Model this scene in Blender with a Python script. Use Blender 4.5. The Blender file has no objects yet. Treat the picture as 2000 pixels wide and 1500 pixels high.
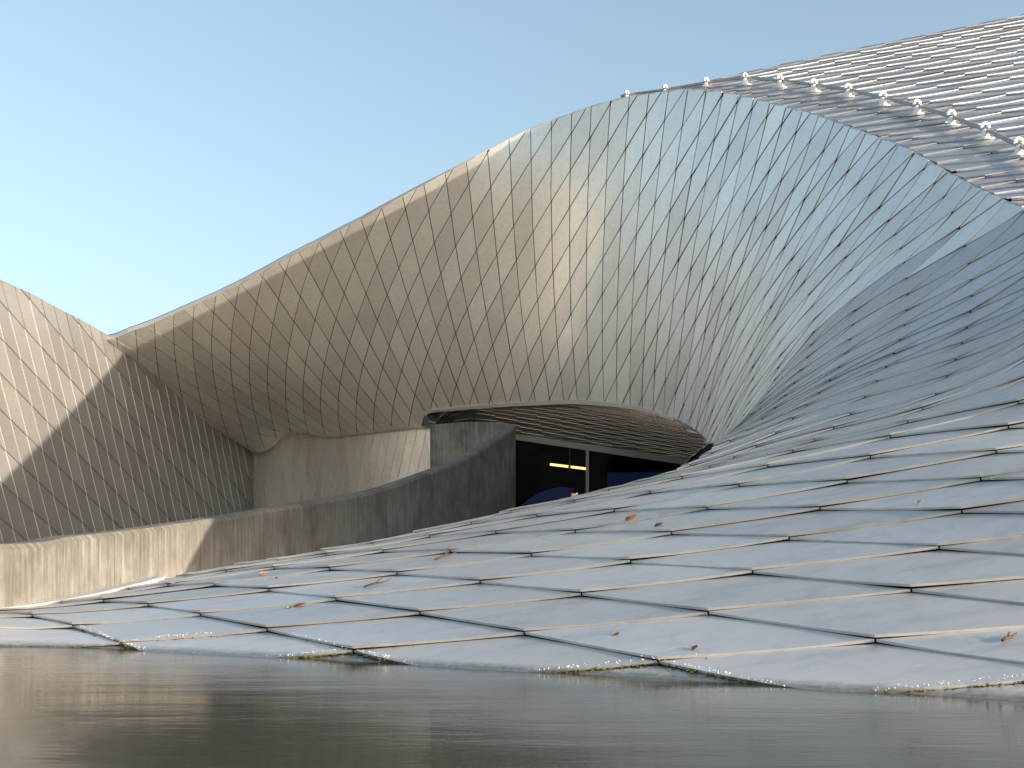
import bpy, math, random
import numpy as np
from mathutils import Vector

# ------------------------------------------------------------------ camera, sky, sun, exposure
SUN_AZ, SUN_EL = 60.0, 10.8            # azimuth: degrees to the right of "behind the camera"
scene = bpy.context.scene
H = 0.51                              # eye height above the pool
FPX, HORIZON = 2400.0, 1110.0         # focal length in photo pixels, horizon row (photo is 2000 x 1500)
cam_d = bpy.data.cameras.new("camera")
cam = bpy.data.objects.new("camera", cam_d)
scene.collection.objects.link(cam)
cam.location = (0, 0, H)
cam.rotation_euler = (math.radians(90), 0, 0)
cam_d.sensor_width = 36.0
cam_d.lens = 36.0 * FPX / 2000.0
cam_d.shift_y = (HORIZON - 750.0) / 2000.0
cam_d.clip_start = 0.05
cam_d.clip_end = 4000.0
scene.camera = cam

world = bpy.data.worlds.new("World")
scene.world = world
world.use_nodes = True
wn = world.node_tree
bg = wn.nodes["Background"]
sky = wn.nodes.new("ShaderNodeTexSky")
sky.sky_type = 'NISHITA'
sky.sun_disc = False
sky.sun_elevation = math.radians(SUN_EL)
TO_SUN = Vector((math.sin(math.radians(SUN_AZ)) * math.cos(math.radians(SUN_EL)),
                 -math.cos(math.radians(SUN_AZ)) * math.cos(math.radians(SUN_EL)),
                 math.sin(math.radians(SUN_EL))))
sky.sun_rotation = math.atan2(TO_SUN.x, TO_SUN.y)
sky.altitude = 0
sky.air_density = 1.0
sky.dust_density = 3.0
sky.ozone_density = 1.6
hs = wn.nodes.new("ShaderNodeHueSaturation")
hs.inputs["Hue"].default_value = 0.490
hs.inputs["Saturation"].default_value = 0.84
wn.links.new(sky.outputs[0], hs.inputs["Color"])
wn.links.new(hs.outputs[0], bg.inputs[0])
bg.inputs[1].default_value = 0.12

sun_d = bpy.data.lights.new("sun", 'SUN')
sun_d.energy = 2.9
sun_d.angle = math.radians(0.5)
sun_d.color = (1.0, 0.85, 0.69)
sun = bpy.data.objects.new("sun", sun_d)
scene.collection.objects.link(sun)
sun.rotation_euler = (-TO_SUN).to_track_quat('-Z', 'Y').to_euler()
sun.location = (30, -20, 30)

scene.render.engine = 'CYCLES'
scene.view_settings.view_transform = 'Standard'
scene.view_settings.look = 'None'
scene.view_settings.gamma = 1.0
scene.view_settings.use_curve_mapping = False
scene.view_settings.exposure = 1.52
scene.cycles.use_denoising = True
scene.cycles.max_bounces = 8
scene.cycles.blur_glossy = 1.0

rng = random.Random(7)
COL = scene.collection

# ------------------------------------------------------------------ the main shell: a bicubic spline surface
# (s runs along the sweep of the building, d across it; s = (a+b)/2, d = b-a for the two families of joints a, b)
SL, SH, NS, DL, DH, ND = -14, 60, 30, -17, 14, 14
CTRL = np.array([-27.822,-10.245,49.365,-24.598,-8.715,48.042,-21.212,-6.875,46.771,-17.806,-5.217,45.334,-15.9,-7.097,42.745,-15.149,-5.941,40.475,-16.197,-8.475,38.199,-16.894,-9.46,36.103,-17.733,-9.411,33.723,-18.697,-9.56,31.413,-19.666,-10.089,29.303,-20.567,-10.931,27.391,-21.383,-11.988,25.631,-22.137,-13.16,23.957,-24.442,-10.012,49.45,-21.464,-8.957,48.01,-18.414,-7.481,46.69,-14.788,-4.261,45.689,-13.601,-7.941,42.457,-12.962,-4.189,40.25,-14.617,-8.272,37.723,-14.884,-8.801,35.698,-15.728,-8.537,33.187,-16.748,-9.042,30.945,-17.724,-9.933,28.967,-18.584,-11.046,27.187,-19.337,-12.286,25.535,-20.029,-13.582,23.944,-20.737,-9.143,49.717,-17.842,-8.622,48.113,-15.351,-9.053,46.413,-11.764,-6.548,45.732,-11.521,-4.224,42.561,-12.5,-6.13,40.203,-12.339,-6.245,37.349,-12.518,-6.941,34.885,-13.717,-7.583,32.485,-14.857,-8.759,30.479,-15.817,-9.999,28.687,-16.599,-11.333,27.055,-17.258,-12.729,25.519,-17.857,-14.14,24.023,-16.776,-7.31,50.317,-12.908,-5.072,48.985,-8.121,-1.797,47.948,-9.18,-3.556,44.773,-10.155,-5.111,42.386,-10.53,-5.909,39.888,-10.965,-6.75,37.419,-10.857,-7.549,34.721,-12.04,-8.735,32.34,-13.099,-9.392,30.31,-13.935,-10.505,28.599,-14.568,-11.909,27.083,-15.085,-13.406,25.659,-15.562,-14.905,24.258,-14.327,-7.704,50.634,-11.413,-7.199,48.94,-8.38,-7.572,47.386,-8.261,-4.972,44.926,-8.524,-5.199,42.27,-9.048,-6.02,39.731,-9.345,-7.058,37.208,-9.398,-8.323,34.897,-10.136,-8.853,32.315,-11.239,-9.696,30.302,-11.944,-11.094,28.704,-12.384,-12.71,27.317,-12.734,-14.325,26.0,-13.078,-15.886,24.686,-12.245,-7.695,51.015,-10.032,-7.493,49.194,-7.995,-7.127,47.24,-5.995,-3.881,44.493,-7.073,-5.197,42.077,-7.392,-6.057,39.539,-7.659,-7.41,37.228,-7.535,-8.97,34.997,-7.668,-9.202,32.173,-9.197,-10.155,30.428,-9.707,-11.98,29.033,-9.923,-13.822,27.791,-10.123,-15.491,26.568,-10.362,-17.041,25.314,-10.005,-6.618,51.2,-8.026,-6.291,49.388,-6.129,-5.627,47.442,-4.624,-4.091,44.353,-5.349,-4.9,41.796,-5.85,-6.131,39.495,-5.817,-7.57,37.095,-5.844,-9.379,35.219,-5.053,-10.872,32.898,-6.901,-11.386,31.059,-6.974,-13.521,29.697,-7.056,-15.314,28.533,-7.223,-16.828,27.346,-7.434,-18.241,26.098,-7.829,-4.829,50.792,-6.051,-4.487,48.815,-4.306,-3.854,46.596,-2.792,-2.904,43.735,-3.734,-4.452,41.421,-4.081,-5.958,39.272,-4.156,-7.614,37.215,-3.831,-9.445,35.213,-3.439,-11.288,33.326,-2.535,-13.936,31.539,-3.295,-15.716,30.54,-3.83,-16.894,29.473,-4.172,-18.026,28.24,-4.429,-19.227,26.918,-5.93,-2.798,49.878,-4.437,-2.736,47.843,-3.077,-2.66,45.678,-2.101,-2.836,43.343,-2.085,-4.111,41.311,-2.477,-5.418,38.87,-2.465,-7.399,37.103,-2.177,-9.244,35.206,-1.431,-11.308,33.769,-1.28,-13.583,33.354,-0.991,-16.333,31.984,-1.152,-17.485,30.547,-1.381,-18.544,29.056,-1.584,-19.701,27.566,-4.315,-0.7,48.576,-3.062,-0.978,46.565,-1.961,-1.372,44.54,-1.138,-2.092,42.566,-0.485,-3.231,40.759,-0.979,-4.999,38.663,-0.924,-6.826,36.654,-0.475,-8.933,35.176,0.127,-10.88,33.209,1.06,-13.795,34.222,1.365,-15.604,32.734,1.212,-17.0,31.031,1.085,-18.316,29.347,0.982,-19.624,27.736,-2.949,1.392,46.971,-1.839,0.844,44.979,-0.872,0.183,42.985,-0.14,-0.698,41.032,0.361,-1.865,39.22,0.44,-4.128,37.859,0.562,-6.266,36.291,1.003,-8.306,34.55,1.595,-10.494,33.274,2.408,-12.715,32.12,2.954,-15.884,31.089,3.079,-16.546,30.219,3.174,-17.84,28.767,3.211,-19.249,27.217,-1.836,3.383,45.174,-0.773,2.615,43.211,0.167,1.708,41.236,0.896,0.5,39.273,1.375,-1.194,37.433,1.666,-3.211,36.267,1.812,-5.385,34.904,2.205,-7.618,33.971,2.872,-9.717,32.155,3.498,-12.137,31.434,4.802,-14.276,30.468,4.93,-15.672,29.093,5.011,-17.214,27.578,5.105,-18.739,26.086,-1.028,5.188,43.284,0.068,4.275,41.384,1.072,3.236,39.493,1.888,1.936,37.66,2.414,0.227,35.983,2.558,-2.298,34.544,2.69,-4.279,32.97,3.22,-6.5,31.642,3.749,-8.827,31.157,4.68,-11.058,29.499,5.502,-13.569,29.032,6.103,-15.186,27.238,6.334,-16.65,25.857,6.555,-18.175,24.511,-0.617,6.712,41.348,0.564,5.711,39.523,1.698,4.581,37.725,2.703,3.144,36.015,3.436,1.139,34.487,3.682,-1.753,33.181,3.54,-3.377,32.002,3.763,-5.496,30.029,4.449,-7.713,28.95,5.284,-10.035,27.947,6.124,-12.366,27.058,6.638,-14.094,25.358,7.137,-15.764,24.083,7.58,-17.418,22.816,-0.703,7.875,39.386,0.569,6.851,37.626,1.845,5.734,35.886,3.081,4.399,34.192,4.171,2.697,32.55,4.81,0.523,30.926,3.758,-2.147,29.559,4.331,-4.639,28.853,4.829,-6.68,27.307,5.775,-8.931,26.195,6.777,-11.064,24.94,7.111,-12.943,23.714,7.808,-14.749,22.463,8.4,-16.53,21.154,-1.356,8.599,37.412,-0.033,7.584,35.715,1.306,6.515,34.039,2.62,5.302,32.408,3.785,3.813,30.848,4.495,1.803,29.404,3.939,-1.488,28.219,4.297,-3.416,26.573,4.995,-5.765,25.662,6.003,-7.697,24.022,7.247,-9.927,23.377,7.95,-11.721,22.347,8.64,-13.693,20.874,9.148,-15.581,19.432,-2.565,8.836,35.433,-1.238,7.831,33.795,0.091,6.792,32.185,1.371,5.641,30.633,2.465,4.24,29.18,3.143,2.318,27.875,3.305,-0.651,26.706,4.144,-2.624,25.171,4.882,-4.653,23.54,6.205,-6.793,23.102,7.547,-8.622,20.936,9.407,-10.957,20.11,9.405,-12.803,18.796,9.598,-14.63,17.436,-4.241,8.588,33.45,-2.936,7.586,31.859,-1.632,6.558,30.299,-0.361,5.445,28.8,0.811,4.151,27.382,1.801,2.533,26.043,2.632,0.457,24.771,3.768,-1.794,24.015,4.665,-3.818,22.194,6.018,-5.553,20.525,7.649,-7.175,19.702,8.137,-9.824,17.749,8.621,-11.678,16.548,9.245,-13.487,15.345,-6.247,7.913,31.466,-4.974,6.907,29.907,-3.7,5.877,28.382,-2.418,4.787,26.923,-1.101,3.586,25.55,0.311,2.201,24.238,1.863,0.555,22.876,2.848,-1.043,21.323,4.322,-2.981,20.944,5.768,-4.659,19.446,7.947,-6.199,18.421,6.334,-8.124,16.26,7.706,-10.161,14.8,8.873,-12.067,13.535,-8.423,6.905,29.492,-7.188,5.898,27.947,-5.959,4.863,26.435,-4.714,3.787,25.0,-3.387,2.69,23.692,-1.879,1.64,22.546,-0.112,0.703,21.483,2.009,-0.536,19.935,3.321,-2.176,17.961,5.072,-3.477,17.054,7.128,-4.532,15.722,8.317,-6.346,14.731,8.723,-8.576,13.252,9.347,-10.555,11.948,-10.6,5.683,27.55,-9.393,4.689,26.001,-8.212,3.649,24.472,-7.032,2.549,23.004,-5.762,1.427,21.668,-4.201,0.417,20.581,-2.038,-0.227,19.881,0.86,-0.382,19.446,2.831,-1.689,17.738,4.502,-2.681,15.257,6.301,-3.399,13.745,8.727,-6.091,12.218,9.042,-7.59,11.381,9.573,-9.22,10.379,-12.625,4.365,25.674,-11.411,3.425,24.114,-10.244,2.418,22.55,-9.119,1.309,20.996,-7.962,0.092,19.485,-6.563,-1.17,18.101,-4.442,-2.234,17.026,-0.929,-2.487,16.508,1.8,-0.938,15.749,4.032,-2.298,15.281,6.561,-2.846,13.711,6.463,-3.651,11.776,7.931,-6.012,10.299,9.141,-7.748,9.124,-14.387,3.044,23.897,-13.105,2.222,22.345,-11.87,1.346,20.775,-10.689,0.383,19.18,-9.526,-0.694,17.55,-8.241,-1.862,15.888,-6.263,-2.796,14.375,-1.048,-1.82,14.092,0.814,-0.483,13.232,2.697,-1.321,11.608,4.833,-1.429,10.434,6.735,-6.422,9.386,7.86,-6.088,8.607,8.955,-6.591,7.702,-15.85,1.751,22.228,-14.438,1.107,20.716,-13.034,0.468,19.202,-11.612,-0.147,17.702,-10.111,-0.708,16.233,-8.42,-1.168,14.825,-6.329,-1.324,13.63,-2.191,0.18,14.083,-0.132,-0.584,11.379,1.903,-0.844,10.13,3.981,-1.338,9.068,6.495,-0.419,7.576,7.723,-2.608,6.904,8.604,-4.176,6.21,-17.056,0.455,20.642,-15.487,0.002,19.182,-13.878,-0.377,17.752,-12.159,-0.589,16.405,-10.186,-0.508,15.239,-7.688,-0.014,14.429,-4.445,0.721,14.028,-3.33,-0.01,11.784,-1.102,-0.171,10.944,1.046,-0.405,8.999,3.087,-0.466,7.027,4.854,-1.074,5.265,6.557,-1.717,5.137,7.501,-2.652,4.753,-18.088,-0.893,19.095,-16.385,-1.205,17.671,-14.633,-1.416,16.281,-12.792,-1.411,14.96,-10.864,-1.044,13.738,-8.999,-0.17,12.595,-7.595,1.05,11.405,-4.217,0.408,10.522,-2.14,0.189,8.912,0.183,0.152,7.339,2.32,-0.011,6.453,5.526,0.328,4.727,5.423,-0.478,4.188,5.965,-1.413,3.66,-19.027,-2.316,17.554,-17.225,-2.555,16.146,-15.37,-2.719,14.765,-13.423,-2.731,13.432,-11.358,-2.533,12.165,-9.163,-2.112,10.964,-6.878,-1.454,9.852,-5.201,0.596,8.771,-3.06,0.69,7.487,-0.887,0.636,6.398,1.424,0.77,4.272,3.365,0.434,3.371,3.605,-0.116,3.031,4.147,-0.822,2.61,-19.932,-3.789,16.002,-18.075,-3.996,14.595,-16.175,-4.156,13.206,-14.212,-4.218,11.848,-12.19,-4.142,10.53,-10.166,-3.887,9.254,-8.31,-3.296,8.007,-6.883,-1.672,6.714,-4.96,1.642,5.286,-0.382,1.383,3.57,0.509,1.148,3.784,1.09,0.226,3.042,1.72,-0.179,2.348,2.353,-0.662,1.772,-20.837,-5.273,14.434,-18.958,-5.456,13.02,-17.057,-5.6,11.615,-15.128,-5.647,10.227,-13.195,-5.522,8.861,-11.316,-5.101,7.518,-9.562,-4.144,6.185,-7.865,-2.262,4.84,-5.606,0.399,3.507,-2.296,1.087,2.375,-0.97,1.005,2.349,-0.373,0.372,1.969,0.186,-0.106,1.424,0.765,-0.565,0.874,-21.746,-6.747,12.854,-19.867,-6.906,11.43,-17.981,-7.014,10.007,-16.097,-6.997,8.589,-14.237,-6.747,7.182,-12.429,-6.103,5.794,-10.665,-4.863,4.432,-8.806,-2.912,3.124,-6.563,-0.684,1.964,-4.042,0.449,1.155,-2.577,0.696,0.968,-1.821,0.378,0.736,-1.263,-0.044,0.35,-0.725,-0.485,-0.115]).reshape(NS * ND, 3)


def _bs(x, lo, hi, n):
    m = n - 3
    t = (np.asarray(x, float) - lo) / (hi - lo) * m
    k = np.clip(np.floor(t).astype(int), 0, m - 1)
    u = t - k
    B = np.stack([(1 - u) ** 3 / 6, (3 * u ** 3 - 6 * u ** 2 + 4) / 6, (-3 * u ** 3 + 3 * u ** 2 + 3 * u + 1) / 6, u ** 3 / 6], -1)
    return k, B


def shell(s, d):
    """world positions of the shell at arrays s, d"""
    s = np.asarray(s, float).ravel(); d = np.asarray(d, float).ravel()
    ks, Bs = _bs(s, SL, SH, NS); kd, Bd = _bs(d, DL, DH, ND)
    P = np.zeros((len(s), 3))
    for i in range(4):
        for j in range(4):
            P += (Bs[:, i] * Bd[:, j])[:, None] * CTRL[(ks + i) * ND + kd + j]
    return np.stack([P[:, 0], P[:, 2], H - P[:, 1]], 1)


def shell_n(s, d):
    e = 1e-3
    s = np.asarray(s, float).ravel(); d = np.asarray(d, float).ravel()
    n = np.cross(shell(s, d + e) - shell(s, d - e), shell(s + e, d) - shell(s - e, d))
    n /= np.linalg.norm(n, axis=1)[:, None] + 1e-12
    return n * SHELL_SIGN


SHELL_SIGN = 1.0
SHELL_SIGN = -1.0 if shell_n([5.0], [0.0])[0][1] > 0 else 1.0

DTOP = np.array([(-12.5, -2.6), (-10.56, -1.93), (-9.25, -1.68), (-7.86, -1.65), (-6.78, -1.545), (-5.68, -1.423), (-4.62, -1.268), (-3.53, -1.05), (-2.37, -0.731), (-1.19, -0.366), (0.0, -0.001), (1.7, 0.664), (3.34, 1.439), (4.88, 2.224), (6.46, 3.094), (8.06, 3.90), (8.89, 4.25), (10.57, 4.826), (12.34, 5.331), (14.18, 5.751), (15.05, 5.90), (16.94, 6.083), (18.92, 6.234), (20.92, 6.383), (22.94, 6.557), (24.47, 6.659), (26.5, 6.83), (28.55, 7.06), (30.56, 7.281), (32.23, 7.504), (33.23, 7.68), (34.4, 7.908), (36.5, 8.3), (39, 8.75), (42, 9.2), (46, 9.5), (50, 9.7), (58, 9.8)])
DMIN = np.array([(-12.5, -13.6), (-8.9, -13.0), (-8.1, -11.5), (-7.2, -11.45), (-5.67, -11.55), (-4.5, -10.95), (-3.44, -10.2), (-1.75, -9.69), (0.16, -9.03), (1.71, -8.36), (2.87, -7.96), (4.0, -7.66), (4.22, -7.6), (4.28, -6.79), (5.29, -6.42), (6.57, -6.0), (8.19, -5.43), (9.76, -4.88), (11.29, -4.378), (12.84, -3.863), (14.48, -3.342), (16.5, -2.732), (18.71, -2.136), (21.01, -1.56), (23.14, -1.107), (25.19, -0.664), (27.3, -0.15), (30, 0.0), (34, 0.2), (36, 1.0), (37, 1.9), (38, 2.6), (39, 3.1), (40, 3.5), (41, 3.75), (42, 3.85), (43, 3.85), (44, 3.75), (45, 3.5), (46, 3.05), (46.5, 2.75), (47, 1.9), (47.5, 0.9), (48, 0.05), (48.5, -0.2), (49, -0.3), (50, -0.4), (52, -0.4), (53, 0.2), (55, 1.4), (58, 2.8)])
dtop = lambda s: np.interp(s, DTOP[:, 0], DTOP[:, 1])
dmin = lambda s: np.interp(s, DMIN[:, 0], DMIN[:, 1])


def at(px, py, D):
    """point seen in the photograph at (px, py) when it stands D metres in front of the lens"""
    return np.array([(px - 1000.0) / FPX * D, D, H + (HORIZON - py) / FPX * D])


# ------------------------------------------------------------------ object helpers
def link(o):
    COL.objects.link(o)
    return o


def wloc(o):
    v = Vector((0, 0, 0))
    while o is not None:
        v = v + o.location
        o = o.parent
    return v


def mesh_obj(name, verts, faces, mat, parent=None, origin=None, smooth=True, attr=None, flat=None):
    V = np.asarray(verts, float)
    if origin is None:
        origin = V.mean(0)
    origin = np.asarray(origin, float)
    me = bpy.data.meshes.new(name)
    me.from_pydata([tuple(v) for v in (V - origin)], [], [tuple(f) for f in faces])
    if isinstance(smooth, list):
        me.polygons.foreach_set("use_smooth", smooth)
    elif smooth is True:
        me.polygons.foreach_set("use_smooth", [True] * len(me.polygons))
    elif smooth:                          # a count: only the first faces are smooth
        me.polygons.foreach_set("use_smooth", [k < smooth for k in range(len(me.polygons))])
    if attr is not None:
        a = me.attributes.new("tint", 'FLOAT', 'FACE')
        a.data.foreach_set("value", np.asarray(attr, dtype=np.float32))
    me.materials.append(mat)
    me.update()
    o = link(bpy.data.objects.new(name, me))
    place(o, parent, origin)
    return o


def place(o, parent, origin):
    base = Vector((0, 0, 0))
    if parent is not None:
        o.parent = parent
        base = wloc(parent)
    o.location = Vector(tuple(float(q) for q in origin)) - base


def thing(name, label, cat, loc, group=None):
    o = link(bpy.data.objects.new(name, None))
    o.empty_display_size = 0.3
    o.location = loc
    return tag(o, label, cat, group)


def tag(o, label, cat, group=None):
    o["label"] = label
    o["category"] = cat
    if group:
        o["group"] = group
    return o


class MB:
    """collects pieces into one mesh"""
    def __init__(self):
        self.v, self.f = [], []

    def add(self, verts, faces):
        k = len(self.v)
        self.v += [tuple(map(float, p)) for p in verts]
        self.f += [tuple(i + k for i in f) for f in faces]

    def box(self, c, size, ax=None):
        c = np.array(c, float); ax = np.eye(3) if ax is None else np.asarray(ax, float)
        h = np.array(size) / 2
        P = [c + ax.T @ (h * np.array(q)) for q in ((-1, -1, -1), (1, -1, -1), (1, 1, -1), (-1, 1, -1), (-1, -1, 1), (1, -1, 1), (1, 1, 1), (-1, 1, 1))]
        self.add(P, [(0, 3, 2, 1), (4, 5, 6, 7), (0, 1, 5, 4), (1, 2, 6, 5), (2, 3, 7, 6), (3, 0, 4, 7)])

    def tube(self, pts, r, n=8, flat=1.0, caps=True):
        pts = [np.array(p, float) for p in pts]
        rings = []
        for i, p in enumerate(pts):
            t = pts[min(i + 1, len(pts) - 1)] - pts[max(i - 1, 0)]
            t /= np.linalg.norm(t)
            up = np.array([0, 0, 1.0]) if abs(t[2]) < .95 else np.array([1.0, 0, 0])
            x = np.cross(t, up); x /= np.linalg.norm(x)
            y = np.cross(x, t)
            rr = r[i] if hasattr(r, '__len__') else r
            rings.append([p + rr * (math.cos(q) * x + flat * math.sin(q) * y) for q in [2 * math.pi * k / n for k in range(n)]])
        V = [p for R in rings for p in R]
        F = [(i * n + k, i * n + (k + 1) % n, (i + 1) * n + (k + 1) % n, (i + 1) * n + k) for i in range(len(pts) - 1) for k in range(n)]
        if caps:
            F += [tuple(range(n))[::-1], tuple((len(pts) - 1) * n + k for k in range(n))]
        self.add(V, F)

    def sweep(self, rings, closed=False, caps=True):
        """rings: list of equal-length loops of points"""
        n = len(rings[0]); m = len(rings)
        V = [p for R in rings for p in R]
        F = [(i * n + k, i * n + (k + 1) % n, (i + 1) * n + (k + 1) % n, (i + 1) * n + k) for i in range(m - 1) for k in range(n)]
        if caps:
            F += [tuple(range(n))[::-1], tuple((m - 1) * n + k for k in range(n))]
        self.add(V, F)

    def obj(self, name, mat, parent=None, origin=None, smooth=False):
        o = mesh_obj(name, self.v, self.f, mat, parent, origin, smooth)
        return o


# ------------------------------------------------------------------ materials
def mat_new(name):
    m = bpy.data.materials.new(name)
    m.use_nodes = True
    return m, m.node_tree.nodes, m.node_tree.links, m.node_tree.nodes["Principled BSDF"]


def nd(N, t, **kw):
    n = N.new(t)
    for k, v in kw.items():
        setattr(n, k, v)
    return n


def mapping(N, L, scale=(1, 1, 1), rot=(0, 0, 0)):
    g = nd(N, "ShaderNodeNewGeometry")
    mp = nd(N, "ShaderNodeMapping")
    mp.inputs["Scale"].default_value = scale
    mp.inputs["Rotation"].default_value = rot
    L.new(g.outputs["Position"], mp.inputs["Vector"])
    return mp.outputs[0]


def noise(N, L, vec, scale, detail=3.0, rough=0.5):
    n = nd(N, "ShaderNodeTexNoise")
    n.inputs["Scale"].default_value = scale
    n.inputs["Detail"].default_value = detail
    n.inputs["Roughness"].default_value = rough
    L.new(vec, n.inputs["Vector"])
    return n.outputs["Fac"]


def ramp(N, L, fac, stops):
    r = nd(N, "ShaderNodeValToRGB")
    e = r.color_ramp.elements
    while len(e) < len(stops):
        e.new(0.5)
    for k, (p, c) in enumerate(stops):
        e[k].position = p
        e[k].color = (c[0], c[1], c[2], 1) if hasattr(c, '__len__') else (c, c, c, 1)
    L.new(fac, r.inputs[0])
    return r.outputs[0]


def maths(N, L, op, a, b=None, clamp=False):
    m = nd(N, "ShaderNodeMath", operation=op, use_clamp=clamp)
    for k, q in enumerate((a, b)):
        if q is None:
            continue
        if isinstance(q, (int, float)):
            m.inputs[k].default_value = q
        else:
            L.new(q, m.inputs[k])
    return m.outputs[0]


def mixc(N, L, fac, a, b, blend='MIX'):
    m = nd(N, "ShaderNodeMix", data_type='RGBA', blend_type=blend)
    if isinstance(fac, (int, float)):
        m.inputs[0].default_value = fac
    else:
        L.new(fac, m.inputs[0])
    for k, q in ((6, a), (7, b)):
        if isinstance(q, tuple):
            m.inputs[k].default_value = (*q, 1)
        else:
            L.new(q, m.inputs[k])
    return m.outputs[2]


def aluminium(name, base=(0.93, 0.88, 0.81), metal=0.7, rough=(0.45, 0.53), wave=0.008, wet=False):
    m, N, L, B = mat_new(name)
    at_ = nd(N, "ShaderNodeAttribute", attribute_name="tint")
    v = mapping(N, L)
    n1 = noise(N, L, v, 0.9, 4, 0.6)
    n2 = noise(N, L, v, 9.0, 5, 0.65)
    n3 = noise(N, L, mapping(N, L, (3, 3, 22)), 3.0, 3, 0.6)
    t = maths(N, L, 'ADD', maths(N, L, 'MULTIPLY', at_.outputs["Fac"], 0.55), maths(N, L, 'MULTIPLY', n1, 0.45))
    dark = tuple(c * 0.80 for c in base); lite = tuple(min(1, c * 1.14) for c in base)
    col = mixc(N, L, t, dark, lite)
    grime = ramp(N, L, n2, [(0.30, 0.72), (0.52, 1.0), (1.0, 1.0)])
    col = mixc(N, L, 0.35, col, mixc(N, L, 1.0, col, grime, 'MULTIPLY'))
    if wet:
        st = noise(N, L, mapping(N, L, (1.0, 5.0, 5.0), (0, 0, 0.35)), 1.3, 5, 0.68)
        col = mixc(N, L, 0.55, col, mixc(N, L, 1.0, col, ramp(N, L, st, [(0.30, (0.66, 0.67, 0.69)), (0.48, (1.0, 1.0, 1.0)), (0.70, (1.12, 1.08, 1.03))]), 'MULTIPLY'))
        cr = nd(N, "ShaderNodeTexVoronoi", feature='DISTANCE_TO_EDGE'); cr.inputs["Scale"].default_value = 1.9
        wv = nd(N, "ShaderNodeMix", data_type='VECTOR'); wv.inputs[0].default_value = 0.25
        nz = nd(N, "ShaderNodeTexNoise"); nz.inputs["Scale"].default_value = 1.6; nz.inputs["Detail"].default_value = 4
        L.new(v, nz.inputs["Vector"]); L.new(v, wv.inputs[4]); L.new(nz.outputs["Color"], wv.inputs[5]); L.new(wv.outputs[1], cr.inputs["Vector"])
        vein = ramp(N, L, cr.outputs["Distance"], [(0.0, 0.80), (0.012, 1.0)])
        col = mixc(N, L, maths(N, L, 'MULTIPLY', 0.5, n1), col, mixc(N, L, 1.0, col, vein, 'MULTIPLY'))
    if wet:                                   # pale scuffs and droppings, and the dark tide line just above the pool
        sc = noise(N, L, mapping(N, L, (2.2, 9.0, 9.0), (0, 0, 0.5)), 2.4, 2, 0.4)
        spot = ramp(N, L, sc, [(0.735, 0.0), (0.765, 1.0)])
        col = mixc(N, L, maths(N, L, 'MULTIPLY', spot, 0.55), col, (0.82, 0.74, 0.66))
        g = nd(N, "ShaderNodeNewGeometry"); sp = nd(N, "ShaderNodeSeparateXYZ")
        L.new(g.outputs["Position"], sp.inputs[0])
        zz = maths(N, L, 'ADD', sp.outputs[2], maths(N, L, 'MULTIPLY', maths(N, L, 'SUBTRACT', noise(N, L, v, 14.0, 4), 0.5), 0.03))
        mr = nd(N, "ShaderNodeMapRange"); mr.inputs[1].default_value = 0.008; mr.inputs[2].default_value = 0.03
        mr.inputs[3].default_value = 1.0; mr.inputs[4].default_value = 0.0
        L.new(zz, mr.inputs[0])
        tide = maths(N, L, 'MULTIPLY', mr.outputs[0], maths(N, L, 'ADD', 0.35, maths(N, L, 'MULTIPLY', noise(N, L, v, 40.0, 3), 0.8)), True)
        col = mixc(N, L, tide, col, (0.085, 0.08, 0.055))
        mr2 = nd(N, "ShaderNodeMapRange"); mr2.inputs[1].default_value = 0.02; mr2.inputs[2].default_value = 0.16
        mr2.inputs[3].default_value = 1.0; mr2.inputs[4].default_value = 0.0
        L.new(zz, mr2.inputs[0])              # lime haze left by splashing water
        col = mixc(N, L, maths(N, L, 'MULTIPLY', maths(N, L, 'MULTIPLY', mr2.outputs[0], 0.16), maths(N, L, 'SUBTRACT', 1.0, tide)), col, (0.72, 0.66, 0.58))
        met = maths(N, L, 'SUBTRACT', metal, maths(N, L, 'MULTIPLY', mr2.outputs[0], 0.2), True)
        L.new(met, B.inputs["Metallic"])
    else:
        B.inputs["Metallic"].default_value = metal
    L.new(col, B.inputs["Base Color"])
    rr = nd(N, "ShaderNodeMapRange")
    rr.inputs[1].default_value = 0.25; rr.inputs[2].default_value = 0.75
    rr.inputs[3].default_value = rough[0]; rr.inputs[4].default_value = rough[1]
    L.new(maths(N, L, 'ADD', maths(N, L, 'MULTIPLY', n1, 0.6), maths(N, L, 'MULTIPLY', n2, 0.4)), rr.inputs[0])
    L.new(rr.outputs[0], B.inputs["Roughness"])
    bp = nd(N, "ShaderNodeBump"); bp.inputs["Strength"].default_value = 0.5; bp.inputs["Distance"].default_value = wave
    L.new(maths(N, L, 'ADD', maths(N, L, 'MULTIPLY', n1, 1.0), maths(N, L, 'MULTIPLY', n3, 0.05)), bp.inputs["Height"])
    L.new(bp.outputs[0], B.inputs["Normal"])
    return m


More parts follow.
